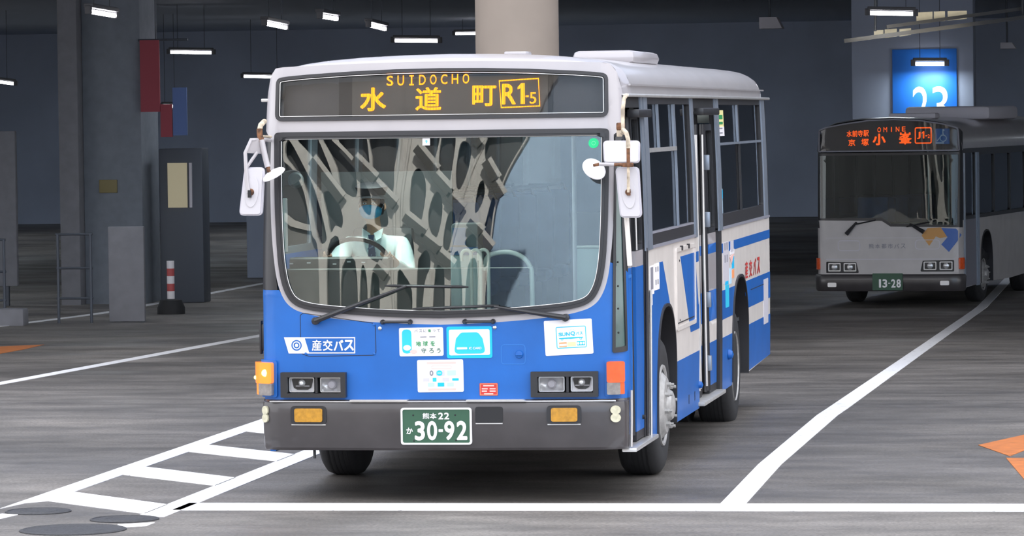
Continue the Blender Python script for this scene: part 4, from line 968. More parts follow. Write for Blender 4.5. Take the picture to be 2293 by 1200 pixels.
# --- left side, mostly hidden
lp = panel(.30, 4.40, AF, SML, .32, .32, M['blue'], 'side_panel'); lp2 = panel(4.40, 10.17, AR, SML, .335, .40, M['blue'], 'side_panel')
for (a, b) in ((.30, 10.17),):
    holes = [rect(.42, 1.70, 1.6, 2.55, .04)]+[rect(y, 1.73, y+1.55, 2.60, .05) for y in (1.8, 3.5, 5.2, 6.9, 8.5)]
    MB().sheet(rect(a, 1.65, b, 2.72), M['silver'], SML, -.04, 0, holes=holes, step=.6, vstep=.3).build('window_band', bus)
    for i, h_ in enumerate(holes): MB().sheet(inset(h_, -.01), M['sideglass'], SML, -.026, -.020, step=3, vstep=.3).build('side_window', bus)

# --- window band on the door side
wb = MB().sheet(rect(1.10, 1.65, 4.30, 2.715), M['rubber'], SM, -.04, 0, holes=[rect(1.50, 1.745, 4.12, 2.655, .02)], step=.6, vstep=.3)
wb.sheet(rect(5.86, 1.65, 10.17, 2.715), M['rubber'], SM, -.04, 0, holes=[rect(6.16, 1.765, 9.66, 2.655, .02)], step=.6, vstep=.3)
wb.sheet(rect(4.30, 2.60, 5.86, 2.715), M['matblack'], SM, -.04, 0, step=.6); wb.sheet(rect(.24, 2.63, 1.10, 2.715), M['matblack'], SM, -.04, 0, step=.6)
wbo = wb.build('window_band', bus)
for y0, y1 in ((1.08, 1.20), (1.24, 1.46), (4.14, 4.29), (5.84, 5.92), (5.96, 6.12), (9.70, 10.0)):
    MB().sheet(rect(y0, 1.64, y1, 2.70), M['silver'], SM, 0, .012, step=.6, vstep=.3).build('window_pillar', wbo)
for y0, y1 in ((1.46, 4.14), (6.12, 10.1)): MB().sheet(rect(y0, 1.645, y1, 1.665), M['stgrey'], SM, 0, .014, step=.6).build('window_sill', wbo)
w1 = MB().sheet(rect(1.49, 1.735, 4.13, 2.665), M['sideglass'], SM, -.026, -.02, step=3, vstep=.3).build('side_window', bus)
w2 = MB().sheet(rect(6.15, 1.755, 9.67, 2.665), M['sideglass'], SM, -.026, -.02, step=3, vstep=.3).build('side_window', bus)
MB().sheet(rect(1.5, 2.315, 3.18, 2.345), M['alu'], SM, -.018, .004, step=.6).sheet(rect(3.17, 1.745, 3.20, 2.655), M['silver'], SM, -.018, .0, vstep=.3).sheet(rect(2.15, 2.345, 2.19, 2.655), M['silver'], SM, -.018, 0).sheet(rect(3.10, 2.345, 3.14, 2.655), M['silver'], SM, -.018, 0).sheet(rect(1.5, 1.745, 4.12, 1.758), M['stgrey'], SM, -.018, .002, step=.6).build('sash', w1)
MB().sheet(rect(6.16, 2.325, 9.66, 2.345), M['silver'], SM, -.018, .002, step=.6).sheet(rect(7.80, 1.765, 7.825, 2.655), M['rubber'], SM, -.018, .0, vstep=.3).sheet(rect(7.70, 2.345, 7.76, 2.655), M['silver'], SM, -.018, 0).build('sash', w2)
mb = MB().sheet(rect(6.16, 2.40, 6.72, 2.61), M['styellow'], SM, -.018, -.015).sheet(rect(6.16, 2.40, 6.72, 2.475), M['stwhite'], SM, -.016, -.013)
for z, h_ in ((2.555, .035), (2.505, .02)): mb.sheet(rectc(6.46, z, .34, h_), M['stgreen'], SM, -.015, -.0125)
for z in (2.462, 2.425): mb.sheet(rectc(6.42, z, .3, .010), M['stgrey'], SM, -.0135, -.011)
mb.build('window_notice', w2)
MB().sheet(rect(6.20, 1.77, 6.40, 1.97), M['stpale'], SM, -.018, -.015).sheet(rect(6.20, 1.89, 6.40, 1.96), M['stcyan'], SM, -.016, -.013).build('window_notice', w2)

# --- doors
MB().sheet(rect(.19, .36, 1.32, 2.69), M['matblack'], SM, -.12, -.10, step=.5, vstep=.4).sheet(rect(1.085, .36, 1.30, 1.66), M['rubber'], SM, -.06, -.004, vstep=.4).build('door_frame', bus)
def leaf(y0, y1, par, gl=True, wd=-.03, bands=None, zt=2.60):
    l = MB()
    for z0, z1, mt in bands: l.sheet(rect(y0, z0, y1, z1), M[mt], SM, wd-.04, wd, step=.5, vstep=.3)
    zf = max(b[1] for b in bands)
    l.sheet(rect(y0, zf, y1, zt, .0), M['black'], SM, wd-.04, wd, holes=[rect(y0+.05, zf+.04, y1-.05, zt-.05, .03)], vstep=.3)
    o = l.build('door_leaf', par)
    MB().sheet(rect(y0+.045, zf+.035, y1-.045, zt-.045), M['sideglass'], SM, wd-.024, wd-.018, vstep=.3).build('door_glass', o)
    return o
fd = MB().box((1.245, .77, .338), (.10, 1.22, .028), M['alu'], bev=.006).build('front_door_step', bus)
FB = [(.36, .42, 'rubber'), (.42, 1.545, 'blue'), (1.545, 1.652, 'white')]
leaf(.24, .585, bus, bands=FB); leaf(.66, 1.075, bus, bands=FB, wd=-.012)
MB().sheet(rect(.30, .55, .53, 1.50), M['stblue'], SM, -.03, -.022, holes=[rect(.32, .57, .51, 1.48)]).build('door_joint', bus)
MB().tube([SM(.62, .40, -.03), SM(.62, 2.58, -.03)], .016, M['black'], 8).build('door_seal', bus)
MB().tube([SM(.655, 1.66, -.002), SM(.655, 2.2, -.002)], .007, M['alu'], 8).build('door_trim', bus)
MB().tube([SM(1.09, .36, .01), SM(1.09, 1.66, .01)], .010, M['rubber'], 8).tube([SM(1.30, .34, .01), SM(1.30, 1.36, .01)], .009, M['alu'], 8).build('door_trim', bus)
MB().tube([FM(1.292, .36, .02), FM(1.297, .55, .02), FM(1.297, .74, .02)], .009, M['alu'], 8).build('corner_trim', bus)
MB().box((1.252, .86, 2.59), (.085, .70, .055), M['black'], bev=.008).build('door_lamp', bus)
MB().box((1.252, 5.05, 2.60), (.085, 1.15, .055), M['black'], bev=.008).build('door_lamp', bus)
MB().lathe([(.016, 0), (.014, .02)], SM(.98, .50, -.012), (1, 0, 0), M['matblack'], 12).build('door_catch', bus)
MB().sheet(rect(4.30, .36, 5.90, 2.66), M['matblack'], SM, -.16, -.14, step=.5, vstep=.4).build('door_frame', bus)
MBN = [(.37, .43, 'rubber'), (.43, .77, 'blue'), (.77, .94, 'cream'), (.94, 1.18, 'blue'), (1.18, 1.474, 'white'), (1.474, 1.55, 'blue'), (1.55, 1.636, 'white')]
leaf(4.44, 4.62, bus, bands=MBN, wd=-.05, zt=2.5); leaf(4.74, 4.95, bus, bands=MBN, wd=-.04, zt=2.5); leaf(5.32, 5.83, bus, bands=MBN, wd=-.02, zt=2.5)
for y, w_ in ((4.40, .0), (4.66, -.02), (5.0, -.01)): MB().tube([SM(y, .45, w_), SM(y, 2.42, w_)], .012, M['alu'], 8).build('door_rail', bus)
for y in (4.70, 5.05, 5.20, 5.28): MB().tube([SM(y, .40, -.03), SM(y, 2.5, -.03)], .022, M['black'], 8).build('door_seal', bus)
MB().sheet(rect(5.86, .34, 6.05, 1.66), M['rubber'], SM, -.06, .004, vstep=.4).build('door_frame', bus)
for z in (.62, 1.12, 1.75, 2.2): MB().box((1.235, 5.16, z), (.05, .05, .12), M['silver'], bev=.006).build('door_hinge', bus)
MB().box((1.225, 5.1, .352), (.14, 1.55, .03), M['rim'], bev=.006).build('middle_door_step', bus)
MB().lathe([(.001, .04), (.025, .03), (.03, 0)], (1.24, 4.36, .50), (1, 0, 0), M['blue'], 14).build('marker_knob', bus)

# --- rear, underbody, inside
RM = lambda x, z, w_: (x, 10.17+w_, z)
MB().sheet([(-1.24, .40), (1.24, .40), (1.25, 1.6), (1.20, 2.60), (1.1, 2.86), (-1.1, 2.86), (-1.20, 2.60), (-1.25, 1.6)], M['cream'], RM, -.04, 0, holes=[rect(-1.0, 1.7, 1.0, 2.5, .08)], step=.6).sheet(rect(-1.01, 1.69, 1.01, 2.51), M['sideglass'], RM, -.03, -.02, step=2).build('rear_wall', bus)
MB().box((0, 5.25, .62), (1.35, 9.6, .30), M['undergrey']).box((0, 5.2, .825), (2.36, 9.7, .03), M['innerdark']).box((0, .33, .55), (2.0, .25, .3), M['undergrey']).box((0, 4.85, .55), (2.3, 3.5, .35), M['undergrey']).box((0, 9.1, .55), (2.3, 1.8, .3), M['undergrey']).build('underbody', bus)
MB().tube([(-.95, 2.2, .49), (.95, 2.2, .49)], .07, M['matblack'], 12).tube([(-.9, 7.48, .49), (.9, 7.48, .49)], .10, M['matblack'], 12).build('axle', bus)
MB().box((0, 5.4, 2.68), (2.2, 9.2, .02), M['innergrey']).build('inner_ceiling', bus)
for s in (-1, 1): MB().box((s*1.19, 6.0, 1.45), (.02, 8.2, .36), M['innergrey']).build('inner_wall', bus)
da = MB().box((-.62, .33, 1.50), (1.04, .26, .12), M['dash'], bev=.03).box((-.62, .26, 1.2), (1.04, .16, .7), M['dash']).box((.25, .28, 1.06), (.75, .2, .42), M['dash'], bev=.03).box((.85, .30, 1.06), (.55, .25, .40), M['dash'], bev=.03).build('dashboard', bus)
MB().box((-.77, .50, 1.585), (.70, .16, .10), M['dash'], bev=.02).box((-.77, .42, 1.63), (.68, .01, .012), M['alu']).build('instrument_pod', da)
MB().box((-.27, .21, 1.564), (1.74, .02, .006), M['alu']).build('dash_edge', da)
mb = MB()
for x, z in ((-.98, 1.60), (-.80, 1.59), (-.70, 1.605), (-.60, 1.60), (-1.10, 1.595)): mb.box((x, .415, z), (.025, .01, .009), M['stwhite'])  # white blocks stand in for glints on the instrument pod
mb.build('painted_glint', da)
SW_C = Vector((-.67, .60, 1.585)); E1 = Vector((1, 0, 0)); E2 = Vector((0, -.62, .785)); SWR = .222
rim = [SW_C+E1*SWR*cos(2*pi*k/40)+E2*SWR*sin(2*pi*k/40) for k in range(40)]
sw = MB().tube(rim+[rim[0], rim[1]], .016, M['black'], 10).build('steering_wheel', bus)
mb = MB().lathe([(.05, -.02), (.055, .01), (.03, .02)], SW_C, E1.cross(E2), M['black'], 20)
for a in (pi*.0, pi, -pi/2): mb.bar(SW_C, SW_C+E1*SWR*cos(a)+E2*SWR*sin(a), .03, .015, M['black'])
mb.build('spoke', sw)
MB().tube([SW_C-E1.cross(E2)*.0, SW_C+Vector((0, -.17, -.32))], .025, M['black'], 10).build('column', sw)
fb = MB().box((.036, .92, 1.25), (.20, .26, .80), M['farebox'], bev=.02).box((.036, .92, 1.745), (.19, .22, .21), M['innergrey'], bev=.02).build('fare_machine', bus)
MB().box((.036, .782, 1.66), (.19, .02, .055), M['fareblue']).box((.0, .802, 1.76), (.09, .02, .12), M['fareblue']).build('blue_screen', fb)
for x, y in ((.098, .50), (.152, .56), (.200, .60)):
    q = [(x-.034, y, 1.60)]+[(x+.034*cos(a), y, 1.638+.036*sin(a)) for a in [pi-pi*k/10 for k in range(11)]]+[(x+.034, y, 1.4), (x+.03, y, .95)]
    MB().tube(q, .012, M['pipe'], 10).build('grab_hook', bus)
MB().tube(crom([(.15, .95, 1.52), (.165, .93, 1.60), (.22, .92, 1.636), (.33, .90, 1.645), (.42, .90, 1.612), (.472, .90, 1.55), (.487, .90, 1.45), (.487, .90, .84)], 5), .017, M['pipe'], 12).build('grab_rail', bus)
MB().tube([(.745, 1.2, .84), (.748, 1.2, 2.67)], .016, M['stlgrey'], 10).tube([(.75, 1.2, 1.668), (1.16, 1.2, 1.668)], .011, M['pipe'], 8).box((.955, 1.2, 1.33), (.40, .012, .65), M['farebox']).build('entrance_partition', bus)
MB().box((-1.122, .32, 1.86), (.03, .02, .37), M['farebox'], bev=.004).box((-1.108, .315, 1.86), (.008, .02, .36), M['stwhite']).build('pillar_notice', bus)
MB().lathe([(.001, .03), (.04, .025), (.055, .0), (.055, -.03), (.001, -.035)], (-1.08, .50, 2.165), (.2, -1, .1), M['innergrey'], 24).build('ventilator', bus)
MB().box((-.25, .34, 2.455), (.55, .10, .015), M['farebox'], bev=.005).build('pale_bar', bus)  # pale greenish bar across the top of the windscreen
cl = MB().box((-.55, 1.0, 2.655), (.50, .14, .03), M['tube'], bev=.008).build('driver_fill_lamp', bus)  # added lamp to brighten the driver behind the windscreen
ld = bpy.data.lights.new('driver_fill_light', 'AREA'); ld.shape = 'RECTANGLE'; ld.size = .5; ld.size_y = .14; ld.energy = 9; ld.color = (.9, 1.0, .97)
lo = bpy.data.objects.new('driver_fill_light', ld); COL.objects.link(lo); lo.parent = bus; lo.location = (-.55, .95, 2.62); lo.rotation_euler = (radians(18), 0, 0)
MB().box((-.69, 1.80, 1.55), (.95, .03, 1.3), M['innerdark']).build('driver_partition', bus)
ds = MB().box((-.69, 1.40, 1.15), (.46, .46, .12), M['innerdark'], bev=.04).box((-.69, 1.62, 1.50), (.44, .11, .62), M['innerdark'], Matrix.Rotation(-.12, 3, 'X'), bev=.04).box((-.69, 1.42, .96), (.30, .34, .26), M['innerdark'], bev=.02).build('driver_seat', bus)
s0 = None
for r_ in range(6):
    for x in (-.92, -.48, .92):
        if r_ in (2,) and x > 0: continue
        y = 3.1+r_*.95
        if s0 is None:
            s0 = MB().box((0, 0, .42), (.42, .44, .10), M['seat'], bev=.04).box((0, .24, .78), (.42, .09, .66), M['seat'], Matrix.Rotation(-.12, 3, 'X'), bev=.04).box((0, .02, .2), (.30, .25, .40), M['innerdark']).tube([(-.18, .27, 1.08), (-.15, .28, 1.15), (.15, .28, 1.15), (.18, .27, 1.08)], .014, M['innerdark'], 8).build('passenger_seat', bus, loc=(x, y, .84))
        else:
            c = s0.copy(); COL.objects.link(c); c.parent = bus; c.location = (x, y, .84)

# --- wheels
def wheel(x, y, s, par, dual=False, R_=.495, Wd=.275, z=None):
    z = R_ if z is None else z
    c = (x-s*Wd/2, y, z); ax = (s, 0, 0)
    ty = MB().lathe([(R_*.60, .0), (R_*.72, -.015), (R_*.90, -.005), (R_*.97, .02), (R_, .06), (R_, Wd-.06), (R_*.97, Wd-.02), (R_*.90, Wd+.004), (R_*.72, Wd+.014), (R_*.60, Wd)], c, ax, M['tyre'], 56)
    for q in range(5): ty.lathe([(R_+.002, .07+q*(Wd-.14)/4-.006), (R_+.002, .07+q*(Wd-.14)/4+.006)], c, ax, M['matblack'], 56)
    if dual: ty.lathe([(R_*.6, -.32), (R_, -.26), (R_, -.10), (R_*.6, -.04)], c, ax, M['tyre'], 40)
    w_ = ty.build('wheel', par)
    if dual: pr = [(R_*.60, Wd-.005), (R_*.585, Wd+.012), (R_*.55, Wd-.02), (R_*.50, Wd-.10), (R_*.32, Wd-.13), (R_*.30, Wd-.06), (R_*.16, Wd-.05), (.001, Wd-.05)]
    else: pr = [(R_*.60, Wd-.02), (R_*.585, Wd+.012), (R_*.55, Wd+.012), (R_*.50, Wd-.01), (R_*.40, Wd+.035), (R_*.24, Wd+.045), (R_*.20, Wd+.075), (R_*.12, Wd+.09), (.001, Wd+.09)]
    r_ = MB().lathe(pr, c, ax, M['rim'], 48).build('rim', w_)
    rn = R_*(.31 if not dual else .36); hn = Wd+(.035 if not dual else -.13)
    for k in range(8):
        mb = MB()
        a = 2*pi*k/8+.2
        p = Vector(c)+Vector((s*hn, rn*cos(a), rn*sin(a))); mb.lathe([(.020, 0), (.020, .03), (.012, .035), (.012, .055)], p, ax, M['rim'], 6)
        mb.build('wheel_nut', r_)
    return w_
for s in (-1, 1):
    wheel(s*1.085, 2.2, s, bus); wheel(s*1.06, 7.48, s, bus, dual=True, z=.455)

# ------------------------------------------------------------------ the driver
drv = thing('person', 'seated driver in pale green shirt, navy tie, dark cap and face mask at the wheel', 'person', (0, 0, 0))
def skin(name, nodes, edges, mat, parent, sub=2, root=0):
    me = bpy.data.meshes.new(name); me.from_pydata([n_[0] for n_ in nodes], edges, []); me.materials.append(mat)
    o = bpy.data.objects.new(name, me); COL.objects.link(o); o.parent = parent
    md = o.modifiers.new('skin', 'SKIN'); md.use_smooth_shade = True; md.branch_smoothing = .6
    sv = me.skin_vertices[0].data
    for i, n_ in enumerate(nodes): sv[i].radius = n_[1] if isinstance(n_[1], tuple) else (n_[1], n_[1]); sv[i].use_root = (i == root)
    sb = o.modifiers.new('sub', 'SUBSURF'); sb.levels = sub; sb.render_levels = sub
    return o
X = -.69
N_ = [((X, 1.42, 1.24), (.165, .13)), ((X, 1.40, 1.40), (.15, .12)), ((X, 1.36, 1.58), (.14, .10)), ((X, 1.33, 1.70), (.085, .07)), ((X, 1.30, 1.79), (.058, .06)), ((X, 1.28, 1.85), (.052, .056)),
      ((X-.005, 1.245, 1.895), (.060, .075)), ((X-.005, 1.245, 1.96), (.076, .096)), ((X-.005, 1.25, 2.03), (.078, .098)), ((X-.005, 1.26, 2.085), (.045, .06)),
      ((X-.18, 1.34, 1.68), .045), ((X-.29, 1.10, 1.50), .044), ((X-.222, .74, 1.63), .032), ((X-.21, .66, 1.652), (.028, .040)),
      ((X+.18, 1.34, 1.68), .045), ((X+.27, 1.10, 1.48), .044), ((X+.225, .76, 1.60), .032), ((X+.222, .68, 1.640), (.028, .040)),
      ((X-.10, 1.30, 1.22), .095), ((X-.13, .92, 1.27), .072), ((X-.13, .82, .93), .05), ((X-.13, .66, .875), .04),
      ((X+.10, 1.30, 1.22), .095), ((X+.13, .92, 1.27), .072), ((X+.13, .82, .93), .05), ((X+.13, .66, .875), .04)]
E_ = [(0, 1), (1, 2), (2, 3), (3, 4), (4, 5), (5, 6), (6, 7), (7, 8), (8, 9), (3, 10), (10, 11), (11, 12), (12, 13), (3, 14), (14, 15), (15, 16), (16, 17), (0, 18), (18, 19), (19, 20), (20, 21), (0, 22), (22, 23), (23, 24), (24, 25)]
def fingers(palm, ang, sgn):
    """five finger chains closed around the rim at angle ang of the steering wheel"""
    nax = E1.cross(E2).normalized(); rad = E1*cos(ang)+E2*sin(ang); tan = -E1*sin(ang)+E2*cos(ang)
    c = SW_C+rad*SWR
    for i, (off, ln) in enumerate(((.030, .9), (.011, 1.0), (-.008, .95), (-.027, .8))):
        base = len(N_); p0 = Vector(N_[palm][0])+tan*off*.8
        for k, (r_, a_) in enumerate(((.034, 2.6), (.031, 1.5), (.028, .3), (.026, -.7))):
            a2_ = a_ if k < 2 else a_*ln
            q = c+tan*off+(rad*cos(a2_)+ -nax*sin(a2_)*-1)*r_*1.0
            N_.append((tuple(q), .0092-.0007*k))
        E_.append((palm, base)); E_.extend([(base, base+1), (base+1, base+2), (base+2, base+3)])
    base = len(N_)
    for k, (t_, r_, a_) in enumerate(((.040, .036, 2.9), (.050, .030, 3.6), (.056, .026, 4.2))):
        q = c+tan*t_+(rad*cos(a_)+nax*sin(a_))*r_; N_.append((tuple(q), .0105-.001*k))
    E_.append((palm, base)); E_.extend([(base, base+1), (base+1, base+2)])
fingers(13, pi-.30, -1); fingers(17, .26, 1)
body = skin('body', N_, E_, M['skin'], drv)
shirt = skin('shirt', [((X, 1.42, 1.22), (.180, .145)), ((X, 1.40, 1.40), (.172, .138)), ((X, 1.36, 1.58), (.185, .138)), ((X, 1.335, 1.70), (.150, .105)), ((X, 1.31, 1.775), (.080, .078)),
   ((X-.19, 1.335, 1.70), .078), ((X-.29, 1.10, 1.50), .066), ((X-.228, .78, 1.615), .044),
   ((X+.19, 1.335, 1.70), .078), ((X+.27, 1.10, 1.48), .066), ((X+.228, .80, 1.585), .044)],
   [(0, 1), (1, 2), (2, 3), (3, 4), (3, 5), (5, 6), (6, 7), (3, 8), (8, 9), (9, 10)], M['shirt'], drv)
skin('trousers', [((X, 1.42, 1.20), (.18, .14)), ((X-.10, 1.30, 1.21), .108), ((X-.13, .92, 1.27), .085), ((X-.13, .83, .96), .062), ((X+.10, 1.30, 1.21), .108), ((X+.13, .92, 1.27), .085), ((X+.13, .83, .96), .062)],
   [(0, 1), (1, 2), (2, 3), (0, 4), (4, 5), (5, 6)], M['cloth'], drv)
mb = MB()                                               # collar wings
for s_ in (-1, 1):
    q = [(X+s_*.012, 1.205, 1.775), (X+s_*.075, 1.235, 1.812), (X+s_*.070, 1.185, 1.745), (X+s_*.035, 1.175, 1.725)]
    mb.add(q+[(x, y+.012, z-.004) for x, y, z in q], [[0, 1, 2, 3], [7, 6, 5, 4], [0, 4, 5, 1], [1, 5, 6, 2], [2, 6, 7, 3], [3, 7, 4, 0]], M['shirt'])
mb.build('collar', drv)
tm = lambda u, v_, w_: (X+u, 1.185+(1.76-v_)*(.15 if v_ > 1.6 else .12)-w_, v_)
ti = MB().sheet([(-.022, 1.765), (.022, 1.765), (.016, 1.735), (.045, 1.42), (0, 1.37), (-.045, 1.42), (-.016, 1.735)], M['tie'], tm, 0, .012)
for k in range(5): ti.sheet([(-.03, 1.66-.055*k), (.03, 1.69-.055*k), (.03, 1.70-.055*k), (-.03, 1.67-.055*k)], M['tiestripe'], tm, .010, .0135)
ti.build('tie', drv)
HC = Vector((X-.005, 1.245, 1.975))
def hp_(a, b, r=1.0): return HC+Vector((.086*sin(a)*cos(b), -.112*cos(a)*cos(b), .125*sin(b)))*r
def mk(i, j):
    a = lerp(-1.15, 1.15, i); t = lerp(-1, 1, j); q = 1-.55*abs(a/1.15)**2
    b = -.40+(.42*q)*t
    return hp_(a, b, 1.05+.07*cos(a)*(1-t*t*.6))
MB().grid(mk, 16, 10, M['mask']).build('face_mask', drv, ang=70)
mb = MB()
for s_ in (-1, 1): mb.tube([hp_(s_*1.1, -.22, 1.06), hp_(s_*1.35, .0, 1.04), hp_(s_*1.6, .06, 1.03)], .0025, M['stwhite'], 6)
mb.build('mask_loop', drv)
mb = MB()
for s_ in (-1, 1): mb.lathe([(.001, -.006), (.016, 0), (.022, .008), (.014, .014), (.001, .012)], HC+Vector((s_*.083, .012, -.015)), (s_, -.3, 0), M['skin'], 16, sx=.65, sy=1.25)
mb.build('ear', drv)
def hr(i, j): a = lerp(.95, 2*pi-.95, i); b = lerp(-.55, 1.2, j); return hp_(a, b, 1.06)
MB().grid(hr, 24, 8, M['hair']).build('hair', drv, ang=70)
for s_ in (-1, 1):
    e = MB().lathe([(.001, .0), (.010, .003), (.013, 0), (.001, -.004)], hp_(s_*.36, .10, 1.0)+Vector((0, -.002, 0)), (s_*.2, -1, 0), M['stwhite'], 14, sx=1.1, sy=.5)
    e.lathe([(.001, .005), (.005, .004), (.005, .002), (.001, 0)], hp_(s_*.36, .10, 1.0)+Vector((0, -.003, 0)), (s_*.1, -1, 0), M['hair'], 12).build('eye', drv)
    MB().tube([hp_(s_*.18, .26, 1.0), hp_(s_*.40, .30, 1.01), hp_(s_*.60, .25, 1.0)], .004, M['hair'], 6).build('eyebrow', drv)
cp = MB().lathe([(.096, 0), (.100, .018), (.115, .045), (.120, .062), (.10, .078), (.04, .086), (.001, .087)], HC+Vector((0, .01, .070)), (0, -.12, 1), M['cap'], 32, sx=.98, sy=1.08).build('cap', drv)
def vz(i, j): a = lerp(-1.1, 1.1, i); r = lerp(.095, .150, j); return HC+Vector((sin(a)*r*.95, -cos(a)*r*1.05+.01, .070-.020*j-.012*j*abs(a)))
MB().grid(vz, 14, 3, M['black']).build('visor', cp)
MB().lathe([(.012, 0), (.010, .004), (.001, .005)], HC+Vector((-.012, -.112, .112)), (0, -1, .2), M['stwhite'], 14).build('badge', cp)

# ------------------------------------------------------------------ the white bus behind
b2 = thing('city_bus', 'white city bus with orange destination sign parked in the dark bay on the right', 'bus', (.50, 37.60, -.47), radians(-8.0))
H2 = 1.15; R2c = .12
def F2(u, z, w_=0.0):
    c = H2-R2c; s_ = 1 if u >= 0 else -1; au = abs(u); rk = .05*max(z-1.3, 0)
    if au <= c: return (u, .05*(u/H2)**2+rk-w_, z)
    a = min((au-c)/R2c, pi/2); ex = max(0, au-c-R2c*pi/2)
    return (s_*(c+(R2c+w_)*sin(a)), .05*(c/H2)**2+rk+R2c-(R2c+w_)*cos(a)+ex, z)
U2c = H2-R2c+R2c*pi/2
def S2(y, z, w_=0.0): return (H2+w_, y, z)
def S2L(y, z, w_=0.0): return (-H2-w_, y, z)
k2 = .00695
bx = lambda px: (px-1990)*k2
bz = lambda py, px=1990: (690-py)*k2+(px-1990)*k2*-.012
dtop = [(1.10, 2.80), (.85, 2.87), (.5, 2.925), (.1, 2.945), (-.3, 2.935), (-.7, 2.885), (-1.0, 2.83), (-1.13, 2.78)]
d2 = rpoly([(-1.135, 2.435), (1.125, 2.435)]+dtop, [.03, .03, .06]+[0]*6+[.05], 4)
ws2 = [(-1.135, 1.37), (-.10, 1.36), (.04, 1.27), (1.12, 1.25), (1.125, 2.42), (-1.135, 2.42)]
MB().sheet([(-U2c, .52), (U2c, .52), (U2c, 1.24), (1.13, 1.25), (.04, 1.27), (-.10, 1.36), (-1.13, 1.37), (-U2c, 1.37)], M['bus2white'], F2, -.03, 0, holes=[rpoly([(-1.0, .545), (-.47, .545), (-.51, .715), (-1.0, .725)], .02), rpoly([(.50, .565), (1.03, .565), (1.03, .745), (.54, .735)], .02)], step=.1).build('front_panel', b2)
MB().sheet(ws2, M['black'], F2, -.02, .008, holes=[inset(ws2, .045)], step=.1).build('windscreen_seal', b2)
MB().sheet(inset(ws2, .04), M['ws2'], F2, -.006, 0, step=.08, vstep=.1).build('windscreen', b2, ang=80)
MB().sheet([(-U2c, 1.25), (-1.12, 1.25), (-1.12, 2.76), (-U2c, 2.72)], M['black'], F2, -.02, 0, step=.04, vstep=.4).sheet([(1.11, 1.25), (U2c, 1.25), (U2c, 2.72), (1.11, 2.79)], M['black'], F2, -.02, 0, step=.04, vstep=.4).build('corner_pillar', b2)
sg2 = MB().sheet(d2, M['stgrey'], F2, -.02, .012, holes=[inset(d2, .022)], step=.1).build('destination_sign', b2)
MB().sheet(inset(d2, .01), M['destback'], F2, -.05, -.03, step=.12).build('led_board', sg2)
tx = MB()
def T2(s_, x0, x1, y0, y1, b_=.02, mat='led2'):
    tx.text(s_, M[mat], F2, (bx(x0)+bx(x1))/2, (bz(y0)+bz(y1))/2, width=bx(x1)-bx(x0), height=bz(y0)-bz(y1), w=-.026, bold=b_)
for i, ch in enumerate('水前寺駅'): T2(ch, 1894+i*13, 1906+i*13, 291.5-i*.3, 306-i*.3, .02)
T2('京', 1898, 1914, 311, 326, .02); T2('塚', 1928, 1945, 310, 326, .02)
T2('小', 1954, 1984, 299, 325, .04); T2('峯', 2014, 2043, 296, 324, .025)
for i, ch in enumerate('OMINE'):
    if ch == 'I': tx.sheet(rect(bx(1968+i*14), bz(296-i*.3), bx(1970+i*14), bz(285-i*.3)), M['led2'], F2, -.027, -.025)
    else: T2(ch, 1965+i*14, 1973+i*14, 285-i*.3, 296-i*.3, .0 if ch == 'M' else .012)
T2('J', 2055, 2063, 296, 312, .02); tx.sheet([(bx(x), bz(y)) for x, y in ((2068.5, 311), (2071.5, 311), (2071.5, 295), (2068.8, 295), (2065.5, 298.5), (2065.5, 300.5), (2068.5, 298.7))], M['led2'], F2, -.027, -.025); T2('2', 2079, 2084, 302, 310, .01); T2('-', 2074, 2078, 304, 306, .0)
q = rect(bx(2050), bz(322.5), bx(2088), bz(286), .03); tx.sheet(q, M['led2'], F2, -.027, -.025, holes=[inset(q, .016)])
tx.build('led_lettering', sg2)
wc = MB().sheet(rect(bx(2096.5), bz(324), bx(2128), bz(289.5)), M['stblue'], F2, -.028, -.026)
cx, cz = bx(2114), bz(311)
wc.sheet(ell(cx, cz, .055, .055, 24), M['stpale'], F2, -.026, -.0245, holes=[ell(cx, cz, .042, .042, 24)]).sheet([(cx-.015, cz+.11), (cx+.0, cz+.11), (cx+.01, cz+.05), (cx-.012, cz+.05)], M['stpale'], F2, -.026, -.0245).sheet(ell(cx+.002, cz+.125, .018, .018, 14), M['stpale'], F2, -.026, -.0245).sheet([(cx-.02, cz+.05), (cx-.06, cz-.01), (cx-.09, cz-.045), (cx-.10, cz-.035), (cx-.07, cz+.0), (cx-.03, cz+.06)], M['stpale'], F2, -.026, -.0245).sheet(rect(cx-.11, cz-.085, cx+.01, cz-.06), M['stpale'], F2, -.026, -.0245)
wc.build('wheelchair_symbol', sg2)
MB().sheet(inset(d2, .02), M['destglass'], F2, -.006, -.002, step=.1, vstep=.1).build('sign_glass', sg2, ang=80)
# roof
sec2 = [(0, 2.975), (.5, 2.955), (.85, 2.90), (1.02, 2.83), (1.10, 2.72), (1.14, 2.60), (1.15, 2.46)]
sl2 = [0]
for a, b in zip(sec2, sec2[1:]): sl2.append(sl2[-1]+sqrt((a[0]-b[0])**2+(a[1]-b[1])**2))
def roof2(i, j):
    t = -1+2*i; s_ = abs(t)*sl2[-1]; sn = 1 if t >= 0 else -1
    for k in range(len(sec2)-1):
        if s_ <= sl2[k+1]+1e-9: q = (s_-sl2[k])/(sl2[k+1]-sl2[k]); x, z = sn*lerp(sec2[k][0], sec2[k+1][0], q), lerp(sec2[k][1], sec2[k+1][1], q); break
    L = [(.10, -.02), (.2, 0), (.4, 0), (3, 0), (6, 0), (8.8, 0), (9.0, -.1)]
    y, dz = L[round(j*6)]; return (x, y+.06*(x/H2)**2*(j < .3), z+dz)
MB().grid(roof2, 30, 6, M['roof']).build('roof', b2, ang=50)
